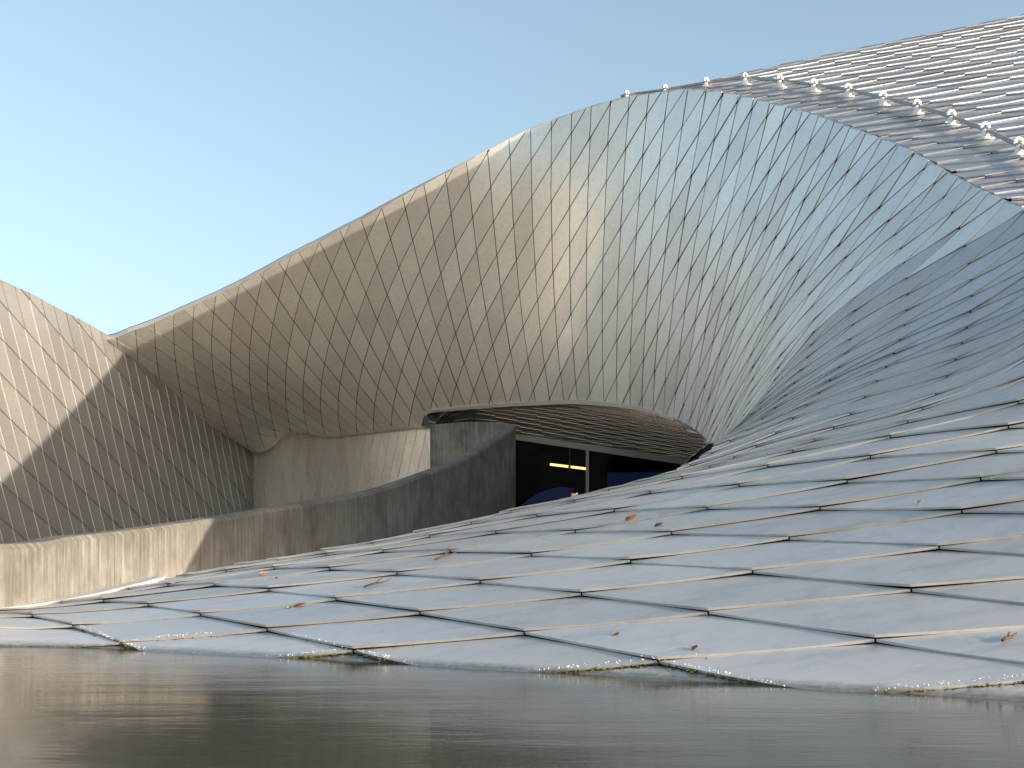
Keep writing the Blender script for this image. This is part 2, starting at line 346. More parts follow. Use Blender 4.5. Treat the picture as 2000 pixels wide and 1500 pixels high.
M = {}
M['alu'] = aluminium("brushed_aluminium_shingles")
M['alu_roof'] = aluminium("aluminium_roof_shingles", base=(0.50, 0.525, 0.56), metal=0.82, rough=(0.34, 0.40), wave=0.0015)
M['alu_low'] = aluminium("weathered_aluminium_shingles", base=(0.60, 0.59, 0.575), metal=0.6, rough=(0.3, 0.42), wave=0.010, wet=True)
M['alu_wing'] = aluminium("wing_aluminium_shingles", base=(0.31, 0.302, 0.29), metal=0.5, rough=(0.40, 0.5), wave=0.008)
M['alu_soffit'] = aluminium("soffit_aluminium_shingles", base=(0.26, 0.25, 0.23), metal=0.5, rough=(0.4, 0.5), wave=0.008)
M['seam'] = aluminium("glint_painted_seams", base=(0.86, 0.84, 0.81), metal=0.15, rough=(0.35, 0.45), wave=0.002)  # hem faces painted paler than the sheet, standing in for caught sunlight
M['trim'] = aluminium("aluminium_trim", base=(0.66, 0.65, 0.63), metal=0.6, rough=(0.4, 0.5), wave=0.004)


def simple(name, color, rough=0.6, metal=0.0, vary=0.15, scale=6.0, bump=0.0):
    m, N, L, B = mat_new(name)
    f = noise(N, L, mapping(N, L), scale, 5, 0.6)
    lo = tuple(c * (1 - vary) for c in color); hi = tuple(min(1, c * (1 + vary)) for c in color)
    L.new(ramp(N, L, f, [(0.3, lo), (0.7, hi)]), B.inputs["Base Color"])
    B.inputs["Roughness"].default_value = rough
    B.inputs["Metallic"].default_value = metal
    if bump:
        bp = nd(N, "ShaderNodeBump"); bp.inputs["Strength"].default_value = 0.6; bp.inputs["Distance"].default_value = bump
        L.new(noise(N, L, mapping(N, L), scale * 4, 5, 0.6), bp.inputs["Height"])
        L.new(bp.outputs[0], B.inputs["Normal"])
    return m


M['membrane'] = simple("dark_roof_membrane", (0.035, 0.036, 0.038), 0.8)
M['white'] = simple("white_enamel", (0.80, 0.79, 0.77), 0.35, vary=0.03)
M['rail'] = simple("grey_galvanised_rail", (0.34, 0.33, 0.315), 0.45, 0.5, vary=0.12)
M['frame'] = simple("grey_blue_window_frame", (0.16, 0.185, 0.20), 0.4, 0.2, vary=0.06)
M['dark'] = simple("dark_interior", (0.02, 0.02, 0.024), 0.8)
M['pave'] = simple("sandy_paving", (0.70, 0.57, 0.43), 0.85, vary=0.18, scale=2.0)
M['bank'] = simple("pale_gravel_bank", (0.46, 0.41, 0.34), 0.9, vary=0.35, scale=0.6)
M['bed'] = simple("silt_pool_bed", (0.045, 0.045, 0.035), 0.9, vary=0.3)
M['flash'] = simple("pale_zinc_flashing", (0.62, 0.60, 0.56), 0.5, 0.3, vary=0.08)
M['leaf'] = simple("dry_brown_leaf", (0.20, 0.095, 0.045), 0.7, vary=0.3, scale=30)
M['leafp'] = simple("pale_dry_leaf", (0.42, 0.31, 0.20), 0.7, vary=0.25, scale=30)
M['twig'] = simple("dark_twig", (0.07, 0.05, 0.035), 0.8, vary=0.2, scale=30)
M['moss'] = simple("green_brown_algae", (0.10, 0.105, 0.022), 0.85, vary=0.6, scale=25)


def emit_mat(name, color, strength):
    m, N, L, B = mat_new(name)
    B.inputs["Base Color"].default_value = (*color, 1)
    B.inputs["Emission Color"].default_value = (*color, 1)
    B.inputs["Emission Strength"].default_value = strength
    return m


M['lamp'] = emit_mat("warm_lamp_tube", (1.0, 0.62, 0.22), 1.1)


def concrete():
    m, N, L, B = mat_new("board_marked_concrete")
    uv = nd(N, "ShaderNodeAttribute", attribute_name="wallpos")      # x = run along the wall, y = height, z = distance below the top
    sp = nd(N, "ShaderNodeSeparateXYZ"); L.new(uv.outputs["Vector"], sp.inputs[0])
    def cmb(x, y):
        c = nd(N, "ShaderNodeCombineXYZ")
        L.new(maths(N, L, 'MULTIPLY', sp.outputs[0], x), c.inputs[0]); L.new(maths(N, L, 'MULTIPLY', sp.outputs[1], y), c.inputs[1])
        return c.outputs[0]
    base = noise(N, L, mapping(N, L), 2.2, 6, 0.65)
    streak = noise(N, L, cmb(6.0, 0.35), 3.0, 5, 0.7)
    board = noise(N, L, cmb(9.0, 0.02), 1.6, 1, 0.3)
    fine = noise(N, L, mapping(N, L), 45, 4, 0.7)
    col = ramp(N, L, base, [(0.25, (0.145, 0.140, 0.128)), (0.5, (0.215, 0.207, 0.187)), (0.75, (0.275, 0.265, 0.24))])
    blot = noise(N, L, mapping(N, L), 0.9, 6, 0.7)
    col = mixc(N, L, 0.8, col, mixc(N, L, 1.0, col, ramp(N, L, blot, [(0.34, 0.58), (0.5, 1.0), (0.68, 1.22)]), 'MULTIPLY'))
    wj_ = nd(N, "ShaderNodeMath", operation='PINGPONG'); wj_.inputs[1].default_value = 0.62; L.new(sp.outputs[0], wj_.inputs[0])
    joint = ramp(N, L, wj_.outputs[0], [(0.0, 0.55), (0.014, 1.0)])
    col = mixc(N, L, 0.8, col, mixc(N, L, 1.0, col, joint, 'MULTIPLY'))
    col = mixc(N, L, 0.85, col, mixc(N, L, 1.0, col, ramp(N, L, streak, [(0.28, (0.42, 0.40, 0.33)), (0.5, (0.95, 0.95, 0.93)), (0.72, (1.2, 1.18, 1.12))]), 'MULTIPLY'))
    col = mixc(N, L, 0.5, col, mixc(N, L, 1.0, col, ramp(N, L, board, [(0.35, 0.78), (0.65, 1.12)]), 'MULTIPLY'))
    # weathering that runs down from the wet top edge
    mr = nd(N, "ShaderNodeMapRange"); mr.inputs[1].default_value = 0.0; mr.inputs[2].default_value = 0.62
    mr.inputs[3].default_value = 1.0; mr.inputs[4].default_value = 0.0
    L.new(sp.outputs[2], mr.inputs[0])
    run = maths(N, L, 'MULTIPLY', mr.outputs[0], ramp(N, L, noise(N, L, cmb(5.0, 0.25), 4.0, 4, 0.7), [(0.36, 0.0), (0.66, 1.0)]))
    col = mixc(N, L, maths(N, L, 'MULTIPLY', run, 0.9), col, (0.06, 0.058, 0.043))
    pits = ramp(N, L, fine, [(0.25, 0.55), (0.40, 1.0)])
    col = mixc(N, L, 0.6, col, mixc(N, L, 1.0, col, pits, 'MULTIPLY'))
    L.new(col, B.inputs["Base Color"])
    B.inputs["Roughness"].default_value = 0.85
    bp = nd(N, "ShaderNodeBump"); bp.inputs["Strength"].default_value = 0.7; bp.inputs["Distance"].default_value = 0.02
    L.new(maths(N, L, 'ADD', maths(N, L, 'ADD', board, maths(N, L, 'MULTIPLY', fine, 0.35)), maths(N, L, 'MULTIPLY', streak, 0.4)), bp.inputs["Height"])
    L.new(bp.outputs[0], B.inputs["Normal"])
    return m


M['concrete'] = concrete()


def water_mat():
    m, N, L, B = mat_new("pool_water")
    B.inputs["Base Color"].default_value = (0.040, 0.046, 0.040, 1)
    B.inputs["Roughness"].default_value = 0.03
    B.inputs["IOR"].default_value = 1.333
    B.inputs["Specular IOR Level"].default_value = 0.5
    n1 = noise(N, L, mapping(N, L, (0.9, 3.2, 1), (0, 0, 0.10)), 1.1, 3, 0.5)
    n2 = noise(N, L, mapping(N, L, (2.0, 5.5, 1), (0, 0, -0.2)), 4.6, 4, 0.6)
    n3 = noise(N, L, mapping(N, L, (0.4, 0.9, 1)), 0.5, 2, 0.5)
    calm = ramp(N, L, noise(N, L, mapping(N, L, (0.5, 1.2, 1)), 0.55, 2, 0.5), [(0.35, 0.25), (0.65, 1.0)])
    bp = nd(N, "ShaderNodeBump"); bp.inputs["Strength"].default_value = 1.0; bp.inputs["Distance"].default_value = 0.0048
    small = maths(N, L, 'MULTIPLY', maths(N, L, 'ADD', n1, maths(N, L, 'MULTIPLY', n2, 0.34)), calm)
    L.new(maths(N, L, 'ADD', small, maths(N, L, 'MULTIPLY', n3, 1.5)), bp.inputs["Height"])
    L.new(bp.outputs[0], B.inputs["Normal"])
    return m


M['water'] = water_mat()


def glass_mat():
    m, N, L, B = mat_new("window_glass")
    out = N["Material Output"]
    tr = nd(N, "ShaderNodeBsdfTransparent"); tr.inputs[0].default_value = (0.62, 0.68, 0.70, 1)
    gl = nd(N, "ShaderNodeBsdfGlossy"); gl.inputs["Roughness"].default_value = 0.02; gl.inputs[0].default_value = (0.05, 0.06, 0.07, 1)
    fr = nd(N, "ShaderNodeFresnel"); fr.inputs[0].default_value = 1.45
    mx = nd(N, "ShaderNodeMixShader")
    L.new(fr.outputs[0], mx.inputs[0]); L.new(tr.outputs[0], mx.inputs[1]); L.new(gl.outputs[0], mx.inputs[2])
    L.new(mx.outputs[0], out.inputs[0])
    return m


M['glass'] = glass_mat()

# ------------------------------------------------------------------ lapped metal shingles on any surface
HEM = 0.0145          # depth of the folded lower edge of a shingle


def clip_poly(poly, fields):
    """Sutherland-Hodgman of a densified polygon (k,2) against scalar fields (inside > 0)"""
    P = [tuple(p) for p in poly]
    cut = False
    for fn in fields:
        if len(P) < 3:
            return [], True
        A = np.array(P)
        val = fn(A)
        if (val > 0).all():
            continue
        cut = True
        Q = []
        n = len(P)
        for i in range(n):
            j = (i + 1) % n
            a, b = val[i], val[j]
            if a > 0:
                Q.append(P[i])
            if (a > 0) != (b > 0):
                t = a / (a - b)
                Q.append((P[i][0] + t * (P[j][0] - P[i][0]), P[i][1] + t * (P[j][1] - P[i][1])))
        P = Q
    return P, cut


def screen(P):
    y = np.maximum(P[:, 1], 0.3)
    return np.stack([1000 + FPX * P[:, 0] / y, HORIZON - FPX * (P[:, 2] - H) / y], 1)


def shingles(pos, nor, V0, eU, eV, idx, fields, T, gap, seg=3, jitter=0.12, edge=None, hem_d=None, tilt=False):
    """each tile: corners V0 + (i+u) eU + (j+v) eV, lifted towards its lower edges u=1 and v=1"""
    V0, eU, eV = (np.array(q, float) for q in (V0, eU, eV))
    out = []
    for (i, j) in idx:
        r = random.Random(i * 7919 + j * 104729 + 13)
        T_ = T(i, j) if callable(T) else T
        t0 = T_ * (1 + jitter * (r.random() - .5))
        bow = T_ * 0.10 * (r.random() - .3)
        ta = float(np.interp((i + j) / 2, [32, 42], [0.011, 0.0035])) if tilt else 0.0
        tl = (ta * r.uniform(-1, 1), ta * r.uniform(-1, 1))
        sag = (T_ * (0.10 + 0.22 * r.random()), T_ * (0.10 + 0.22 * r.random()))
        gp = gap(i, j) if callable(gap) else gap
        u1, v1 = 1 - gp[0], 1 - gp[1]
        # boundary, densified
        k = 3
        ring = [(u1 * q / k, 0.0) for q in range(k)] + [(u1, v1 * q / k) for q in range(k)] + [(u1 * (1 - q / k), v1) for q in range(k)] + [(0.0, v1 * (1 - q / k)) for q in range(k)]
        ring = np.array(ring)
        q2 = V0 + (i + ring[:, :1]) * eU + (j + ring[:, 1:]) * eV
        poly, cut = clip_poly(q2, fields)
        if len(poly) < 3:
            continue
        Minv = np.linalg.inv(np.stack([eU, eV], 1))

        def lift(q):
            w = (Minv @ (q - V0).T).T - np.array([i, j])
            return t0 * (w[:, 0] + w[:, 1]) / 2 + tl[0] * (w[:, 0] - .5) + tl[1] * (w[:, 1] - .5) + bow * np.sin(np.pi * np.clip(w[:, 0], 0, 1)) * np.sin(np.pi * np.clip(w[:, 1], 0, 1)) - sag[0] * w[:, 0] ** 2 * np.sin(np.pi * np.clip(w[:, 1], 0, 1)) - sag[1] * w[:, 1] ** 2 * np.sin(np.pi * np.clip(w[:, 0], 0, 1))
        if not cut:
            uu, vv = np.meshgrid(np.linspace(0, u1, seg + 1), np.linspace(0, v1, seg + 1), indexing='ij')
            q = V0 + (i + uu.reshape(-1, 1)) * eU + (j + vv.reshape(-1, 1)) * eV
            P = pos(q); Nn = nor(q)
            top = P + Nn * lift(q)[:, None]
            n = seg + 1
            F = [(a * n + b, (a + 1) * n + b, (a + 1) * n + b + 1, a * n + b + 1) for a in range(seg) for b in range(seg)]
            loop = [a * n for a in range(n)] + [(n - 1) * n + b for b in range(1, n)] + [a * n + n - 1 for a in range(n - 2, -1, -1)] + [b for b in range(n - 2, 0, -1)]
        else:
            A = np.array(poly)
            keep = [0] + [m for m in range(1, len(A)) if np.linalg.norm(A[m] - A[m - 1]) > 1e-4]
            A = A[keep]
            if len(A) < 3:
                continue
            area = 0.5 * abs(np.dot(A[:, 0], np.roll(A[:, 1], -1)) - np.dot(A[:, 1], np.roll(A[:, 0], -1)))
            if area < 0.004:
                continue
            R_ = []
            for k_ in range(len(A)):
                a_, b_ = A[k_], A[(k_ + 1) % len(A)]
                n_ = max(1, int(math.ceil(np.linalg.norm(b_ - a_) / 0.34)))
                R_ += [a_ + (b_ - a_) * w_ / n_ for w_ in range(n_)]
            A = np.array(R_)
            c_ = A.mean(0)
            q = np.vstack([A, c_ + (A - c_) * .5, c_])
            P = pos(q); Nn = nor(q)
            top = P + Nn * lift(q)[:, None]
            m = len(A)
            F = [(a, (a + 1) % m, m + (a + 1) % m, m + a) for a in range(m)] + [(m + a, m + (a + 1) % m, 2 * m) for a in range(m)]
            loop = list(range(m))
        # orientation
        a, b, c = (top[F[0][k]] for k in (0, 1, 2))
        fn = np.cross(b - a, c - a)
        if fn @ Nn[0] < 0:
            F = [f[::-1] for f in F]
            loop = loop[::-1]
        nt = len(top)
        L = np.array(loop)
        hem = np.minimum(hem_d or HEM, np.einsum('ij,ij->i', top[L] - P[L], Nn[L]) + 0.012)
        V = np.vstack([top, top[L], top[L] - Nn[L] * hem[:, None]])
        m = len(loop)
        F = F + [(nt + (x + 1) % m, nt + x, nt + m + x, nt + m + (x + 1) % m) for x in range(m)]
        s = screen(top[L])
        ar = 0.5 * abs(np.dot(s[:, 0], np.roll(s[:, 1], -1)) - np.dot(s[:, 1], np.roll(s[:, 0], -1)))
        cx, cy = s.mean(0)
        if not (-30 < cx < 2030 and -30 < cy < 1530):
            ar *= 1e-4
        view = np.array([0, 0, H]) - top.mean(0)
        if (view @ Nn.mean(0)) < 0:
            ar *= 1e-3
        pale = []
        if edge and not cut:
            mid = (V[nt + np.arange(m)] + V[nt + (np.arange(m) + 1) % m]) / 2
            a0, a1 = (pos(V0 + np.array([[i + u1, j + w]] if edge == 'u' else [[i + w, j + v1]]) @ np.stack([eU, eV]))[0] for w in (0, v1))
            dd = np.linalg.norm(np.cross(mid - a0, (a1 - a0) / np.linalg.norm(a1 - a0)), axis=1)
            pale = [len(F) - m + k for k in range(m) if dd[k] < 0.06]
        out.append((ar, V, F, r.random(), len(F) - m, pale))
    return out


def place_shingles(tiles, name, rest, mat, parent, limit=300, matfn=None):
    tiles.sort(key=lambda t: -t[0])
    for ar, V, F, tint, ns, pale in tiles[:limit]:
        if ar < 1.0 and len(tiles) > limit:
            break
        o = mesh_obj(name, V, F, matfn(V) if matfn else mat, parent, None, ns, [tint] * len(F))
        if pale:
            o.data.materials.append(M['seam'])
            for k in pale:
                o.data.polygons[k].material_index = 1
    left = [t for k, t in enumerate(tiles) if k >= limit or (t[0] < 1.0 and len(tiles) > limit)]
    groups = {}
    for ar, V, F, tint, ns, pale in left:
        groups.setdefault((matfn(V) if matfn else mat).name, []).append((V, F, tint, ns, pale))
    for mn, G in groups.items():
        vs, fs, at_, sm, pl = [], [], [], [], []
        for V, F, tint, ns, pale in G:
            pl += [len(fs) + k for k in pale]
            sm += [True] * ns + [False] * (len(F) - ns)
            k = len(vs); vs += list(map(tuple, V)); fs += [tuple(q + k for q in f) for f in F]; at_ += [tint] * len(F)
        o = mesh_obj(rest, vs, fs, bpy.data.materials[mn], parent, None, sm, at_)
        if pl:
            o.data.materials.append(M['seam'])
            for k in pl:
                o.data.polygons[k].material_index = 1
        o["kind"] = "stuff"


# ================================================================== the big shingled building
building = thing("shingled_building", "large silver building whose twisting wall of diamond metal shingles sweeps over a dark window", "building", (6.0, 28.0, 0.0))

# --- substrate under the shingles: two skins 0.14 m apart, closed round the rim
ss = np.concatenate([np.arange(-12.4, 4.2, 0.3), [4.215, 4.285], np.arange(4.5, 57.6, 0.3)])
nd_ = 44
tt = np.linspace(0, 1, nd_ + 1)
SG = np.repeat(ss, nd_ + 1)
DG = np.concatenate([dmin(s) + 0.04 + (dtop(s) - dmin(s) - 0.06) * tt for s in ss])
PF = shell(SG, DG); NF = shell_n(SG, DG)
outer = PF - NF * 0.034
inner = PF - NF * np.where((SG > 25) & (SG < 50), 0.05, 0.16)[:, None]
w_ = nd_ + 1
nv = len(outer)
V = np.vstack([outer, inner])
F = []
for a in range(len(ss) - 1):
    for b in range(nd_):
        i0, i1, i2, i3 = a * w_ + b, (a + 1) * w_ + b, (a + 1) * w_ + b + 1, a * w_ + b + 1
        F.append((i0, i1, i2, i3)); F.append((nv + i3, nv + i2, nv + i1, nv + i0))
    for b in (0, nd_):
        i0, i1 = a * w_ + b, (a + 1) * w_ + b
        F.append((i0, nv + i0, nv + i1, i1) if b == 0 else (i1, nv + i1, nv + i0, i0))
for a in (0, len(ss) - 1):
    for b in range(nd_):
        i0, i1 = a * w_ + b, a * w_ + b + 1
        F.append((i0, i1, nv + i1, nv + i0))
facade = mesh_obj("facade_shell", V, F, M['membrane'], building, (3.0, 28.0, 6.0))

ab2sd = lambda q: np.stack([(q[:, 0] + q[:, 1]) / 2, q[:, 1] - q[:, 0]], 1)
def pos_shell(q):
    k = ab2sd(q); return shell(k[:, 0], k[:, 1])
def nor_shell(q):
    k = ab2sd(q); return shell_n(k[:, 0], k[:, 1])
f_top = lambda q: dtop((q[:, 0] + q[:, 1]) / 2) - (q[:, 1] - q[:, 0])
f_bot = lambda q: (q[:, 1] - q[:, 0]) - dmin((q[:, 0] + q[:, 1]) / 2)
f_s0 = lambda q: (q[:, 0] + q[:, 1]) / 2 + 12.4
f_s1 = lambda q: 57.4 - (q[:, 0] + q[:, 1]) / 2
idx = [(a, b) for a in range(-14, 60) for b in range(-26, 66) if -12.8 < (a + b + 1) / 2 < 57.8 and -13 < b - a < 11]
tiles = shingles(pos_shell, nor_shell, (0, 0), (1, 0), (0, 1), idx, [f_top, f_bot, f_s0, f_s1], lambda i, j: np.interp((i + j) / 2, [30, 46], [0.03, 0.044]),
                  lambda i, j: (np.interp((i + j) / 2, [24, 42], [0.032, 0.005]),) * 2, tilt=True)
tiles = [t for t in tiles if t[1][:, 2].max() > -0.25]
low = lambda V: M['alu_low'] if (V[:, 1].mean() < 20.5 and V[:, 2].mean() < 5.0) else M['alu']
place_shingles(tiles, "shingle", "small_shingles", M['alu'], facade, 300, low)

# --- slim edge strips: along the arc, and the pale lip over the entrance
def strip_along(S, D, w, t, name, mat, parent, taper=None):
    P = shell(S, D); Nn = shell_n(S, D)
    T_ = np.gradient(P, axis=0); T_ /= np.linalg.norm(T_, axis=1)[:, None]
    B_ = np.cross(Nn, T_)
    rings = []
    for p, n, b, k in zip(P, Nn, B_, taper if taper is not None else np.ones(len(P))):
        n = n * k; b = b * k
        rings.append([p + n * t[0] + b * w[0], p + n * t[1] + b * w[0], p + n * t[1] + b * w[1], p + n * t[0] + b * w[1]])
    mb = MB(); mb.sweep(rings)
    return mb.obj(name, mat, parent)

S = np.linspace(-10.8, 57, 260)
strip_along(S, dtop(S) + 0.01, (-0.03, -0.004), (-0.12, 0.012), "arc_edge_strip", M['trim'], building)
S = np.linspace(4.27, 27.6, 90)
lipP = shell(S, dmin(S))
strip_along(S, dmin(S) - 0.005, (-0.05, 0.07), (-0.12, 0.05), "canopy_lip", M['flash'], building, np.interp(S, [15, 21, 24], [1.0, 0.5, 0.16]))
S2 = np.linspace(-9.2, 4.2, 60)
strip_along(S2, dmin(S2), (-0.03, 0.03), (-0.12, 0.05), "lower_edge_strip", M['trim'], building)

# --- upper roof behind the arc
n10 = np.array([-math.sin(math.radians(10)), -.4832, .8555]); n10 /= np.linalg.norm(n10)
RO = np.array([8.30846, 26.5406, 11.0184])
ri = np.array([0.24038, -0.58135, -0.27871]); rj = np.array([1.02736, -0.00754, 0.20397])
ex = rj - n10 * (rj @ n10); ex /= np.linalg.norm(ex)          # roughly +x
ey = np.cross(n10, ex)                                        # up the slope, roughly +y
if ey[1] < 0:
    ey = -ey
SA = np.linspace(12.5, 52.0, 400)
arcP = shell(SA, dtop(SA))
k0 = int(np.argmax((arcP - RO) @ ey)); SA = SA[k0:]; arcP = arcP[k0:]
a_y = (arcP - RO) @ ey; a_x = (arcP - RO) @ ex; a_h = (arcP - RO) @ n10
o_ = np.argsort(a_y)
ay_s, ax_s, ah_s = a_y[o_], a_x[o_], a_h[o_]
crest = ay_s[-1]
arc_x = lambda y: np.interp(y, ay_s, ax_s)
arc_h = lambda y: np.interp(y, ay_s, ah_s)
RIDGE_Y = 31.2
def pos_roof(q):
    dx = q[:, 0] - arc_x(q[:, 1])
    P = RO + q[:, :1] * ex + q[:, 1:] * ey
    hgt = arc_h(q[:, 1]) * np.exp(-np.maximum(dx, 0) / 2.6)
    hgt = hgt - 0.02 - 0.004 * np.maximum(P[:, 1] - 27.5, 0) ** 2
    fall = np.maximum(q[:, 0] - (5.2 + 0.0 * q[:, 1]), 0)      # beyond the frame the roof turns down again
    hgt = hgt - 0.03 * fall ** 2
    return P + hgt[:, None] * n10
def nor_roof(q):
    e = 1e-2
    n = np.cross(pos_roof(q + [e, 0]) - pos_roof(q - [e, 0]), pos_roof(q + [0, e]) - pos_roof(q - [0, e]))
    n /= np.linalg.norm(n, axis=1)[:, None]
    return n * np.sign(n @ n10)[:, None]
XMAX = 10.5
YTOP = 5.6
f_arc = lambda q: q[:, 0] - arc_x(q[:, 1]) - 0.03
f_ridge = lambda q: YTOP - q[:, 1]
f_xmax = lambda q: XMAX - q[:, 0]
f_ymin = lambda q: q[:, 1] + 17.0
to2 = lambda v3: np.array([v3 @ ex, v3 @ ey])
ui, uj = to2(ri), to2(rj)
ys = np.linspace(-17, YTOP, 70)
gx = np.linspace(0, 1, 24)
Q = np.array([(arc_x(y) + 0.02 + (XMAX - arc_x(y) - 0.02) * g ** 1.3, y) for y in ys for g in gx])
top = pos_roof(Q); nn_ = nor_roof(Q)
thk = 0.05 + 0.25 * np.clip((Q[:, 0] - arc_x(Q[:, 1]) - .1) / 1.5, 0, 1)
V = np.vstack([top - nn_ * 0.03, top - nn_ * thk[:, None]]); nv = len(top); w_ = len(gx)
F = []
for a in range(len(ys) - 1):
    for b in range(w_ - 1):
        i = (a * w_ + b, a * w_ + b + 1, (a + 1) * w_ + b + 1, (a + 1) * w_ + b)
        F.append(i); F.append(tuple(nv + k for k in i[::-1]))
    for b in (0, w_ - 1):
        i0, i1 = a * w_ + b, (a + 1) * w_ + b
        F.append((i0, i1, nv + i1, nv + i0) if b == 0 else (i1, i0, nv + i0, nv + i1))
for a in (0, len(ys) - 1):
    for b in range(w_ - 1):
        i0, i1 = a * w_ + b, a * w_ + b + 1
        F.append((i0, nv + i0, nv + i1, i1))
colr = np.array([a * w_ + w_ - 1 for a in range(len(ys))])
edge = top[colr]
mb_side = MB()
front = top[:w_]
mb_side.sweep([[e_ + [0, 0, -.04], e_ + [-.3, 0, -.06], [e_[0] - .3, e_[1], min(-.4, e_[2] - .2)], [e_[0], e_[1], min(-.4, e_[2] - .2)]] for e_ in edge])
mb_side.sweep([[e_ + [0, 0, -.04], e_ + [0, .3, -.06], [e_[0], e_[1] + .3, min(-.4, e_[2] - .2)], [e_[0], e_[1], min(-.4, e_[2] - .2)]] for e_ in front])
mb_side.obj("added_sun_block_wall", M['trim'], building)  # unseen wall, added to stop sun leaking in under the shell
upper_roof = mesh_obj("upper_roof", V, F, M['membrane'], building, RO)
idx = [(i, j) for i in range(-22, 40) for j in range(-30, 30)]
V0r = np.array([0.0, 0.0]) + uj            # upper corner of tile (0,0)
def near(i, j):
    c = V0r + (i + .5) * (-uj) + (j + .5) * (ui + uj)
    return -18 < c[1] < YTOP + 1 and arc_x(c[1]) - 2 < c[0] < XMAX + 1
idx = [k for k in [(i, j) for i in range(-60, 60) for j in range(-60, 60)] if near(*k)]
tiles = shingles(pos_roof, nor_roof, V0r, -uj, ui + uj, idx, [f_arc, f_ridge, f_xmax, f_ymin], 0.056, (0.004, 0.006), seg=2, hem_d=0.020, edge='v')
place_shingles(tiles, "roof_shingle", "small_roof_shingles", M['alu_roof'], upper_roof, 300)
mb = MB()                                     # back slope from the ridge down, and the hidden roof behind the arc
rid = pos_roof(np.array([(x, YTOP) for x in np.linspace(arc_x(YTOP), XMAX, 14)]))
arcB = shell(np.linspace(-10.5, 16, 60), dtop(np.linspace(-10.5, 16, 60)))
mb.sweep([[p + [0, 0, -.05], p + [0.4, 5, -2.6], p + [0.4, 5, -3.0], p + [0, .1, -.45]] for p in rid])
mb.sweep([[p + [0.0, 0.10, -.02], p + [0.0, 4.0, -.12], p + [0.0, 11, -1.2], p + [0, 11, -1.4], p + [0, 4.0, -.27], p + [0, .35, -.06]] for p in arcB])
mb.obj("back_roof", M['membrane'], building)

# --- fascia below the left half of the sweeping wall
S3 = np.linspace(-8.3, 4.75, 120)
fr = shell(S3, dmin(np.minimum(S3, 4.2)))
fr = np.vstack([fr[:1] - (fr[6:7] - fr[:1]) * k for k in (3, 2, 1)] + [fr])
fr[:, 1] += 0.18
ln = np.concatenate([[0], np.cumsum(np.linalg.norm(np.diff(fr[:, :2], axis=0), axis=1))])
# smooth plan curve
px_ = np.polyval(np.polyfit(ln, fr[:, 0], 5), ln); py_ = np.polyval(np.polyfit(ln, fr[:, 1], 5), ln); pz_ = np.polyval(np.polyfit(ln, fr[:, 2], 5), ln)
fa_x = lambda l: np.interp(l, ln, px_); fa_y = lambda l: np.interp(l, ln, py_); fa_z = lambda l: np.interp(l, ln, pz_)
def pos_fa(q): return np.stack([fa_x(q[:, 0]), fa_y(q[:, 0]), q[:, 1]], 1)
def nor_fa(q):
    e = .1
    dx, dy = fa_x(q[:, 0] + e) - fa_x(q[:, 0] - e), fa_y(q[:, 0] + e) - fa_y(q[:, 0] - e)
    n = np.stack([dy, -dx, 0 * dx], 1); return n / np.linalg.norm(n, axis=1)[:, None]
LN = ln[-1]
g = [(l, z) for l in np.linspace(0, LN, 40) for z in (0.0, 1.0)]
V = []
for l in np.linspace(0, LN, 40):
    q = np.array([[l, 0.0]]); p = pos_fa(q)[0]; n = nor_fa(q)[0]; z1 = fa_z(l) + .4
    V.append([p - n * .02, p - n * .02 + [0, 0, z1], p - n * .4 + [0, 0, z1], p - n * .4])
mb = MB(); mb.sweep(V)
fascia = mb.obj("fascia_wall", M['membrane'], building)
fU, fV = np.array([0.18, -0.76]), np.array([-0.205, -0.76])
idx = [(i, j) for i in range(-40, 60) for j in range(-60, 60)]
def nearf(i, j):
    c = (i + .5) * fU + (j + .5) * fV + np.array([0, 5.0])
    return -1 < c[0] < LN + 1 and -1 < c[1] < 6
tiles = shingles(pos_fa, nor_fa, (0, 5.0), fU, fV, [k for k in idx if nearf(*k)],
                 [lambda q: fa_z(q[:, 0]) + 0.25 - q[:, 1], lambda q: q[:, 1] - 1.2, lambda q: q[:, 0] - .02, lambda q: LN - .02 - q[:, 0]], 0.03, (0.018, 0.018), seg=1)
place_shingles(tiles, "fascia_shingle", "small_fascia_shingles", M['alu'], fascia, 160)
mb = MB(); q = np.array([[LN, 0.]]); p = pos_fa(q)[0]
mb.box(p + [0.06, 0.1, 2.45], (.1, .45, 4.9)); mb.obj("fascia_end_post", M['trim'], fascia)

# --- soffit under the canopy, window wall, beam
W0, W1 = at(930, 836, 41.5), at(1420, 907, 37.0)
A_ = np.vstack([lipP[::5] + [0, 0, .02]] + [[W0 + (W1 - W0) * t] for t in np.linspace(-.3, 1, 12)] + [[[-2.6, 41.5, 5.05]], [[-2.5, 39.5, 5.05]]])
def _tps(r2): return np.where(r2 > 1e-9, r2 * np.log(np.maximum(r2, 1e-9)), 0.0)
_X = A_[:, :2]; _n = len(_X)
_K = np.zeros((_n + 3, _n + 3)); _K[:_n, :_n] = _tps(((_X[:, None] - _X[None]) ** 2).sum(-1)) + np.eye(_n) * .02
_K[:_n, _n] = 1; _K[:_n, _n + 1:] = _X; _K[_n:, :_n] = _K[:_n, _n:].T
_w = np.linalg.solve(_K, np.concatenate([A_[:, 2], np.zeros(3)]))
def sof_z(x, y):
    x = np.atleast_1d(np.asarray(x, float)); y = np.atleast_1d(np.asarray(y, float))
    r2 = (x[:, None] - _X[None, :, 0]) ** 2 + (y[:, None] - _X[None, :, 1]) ** 2
    return _tps(r2) @ _w[:_n] + _w[_n] + _w[_n + 1] * x + _w[_n + 2] * y
lip_at = lambda x: np.interp(x, lipP[:40, 0], lipP[:40, 1])
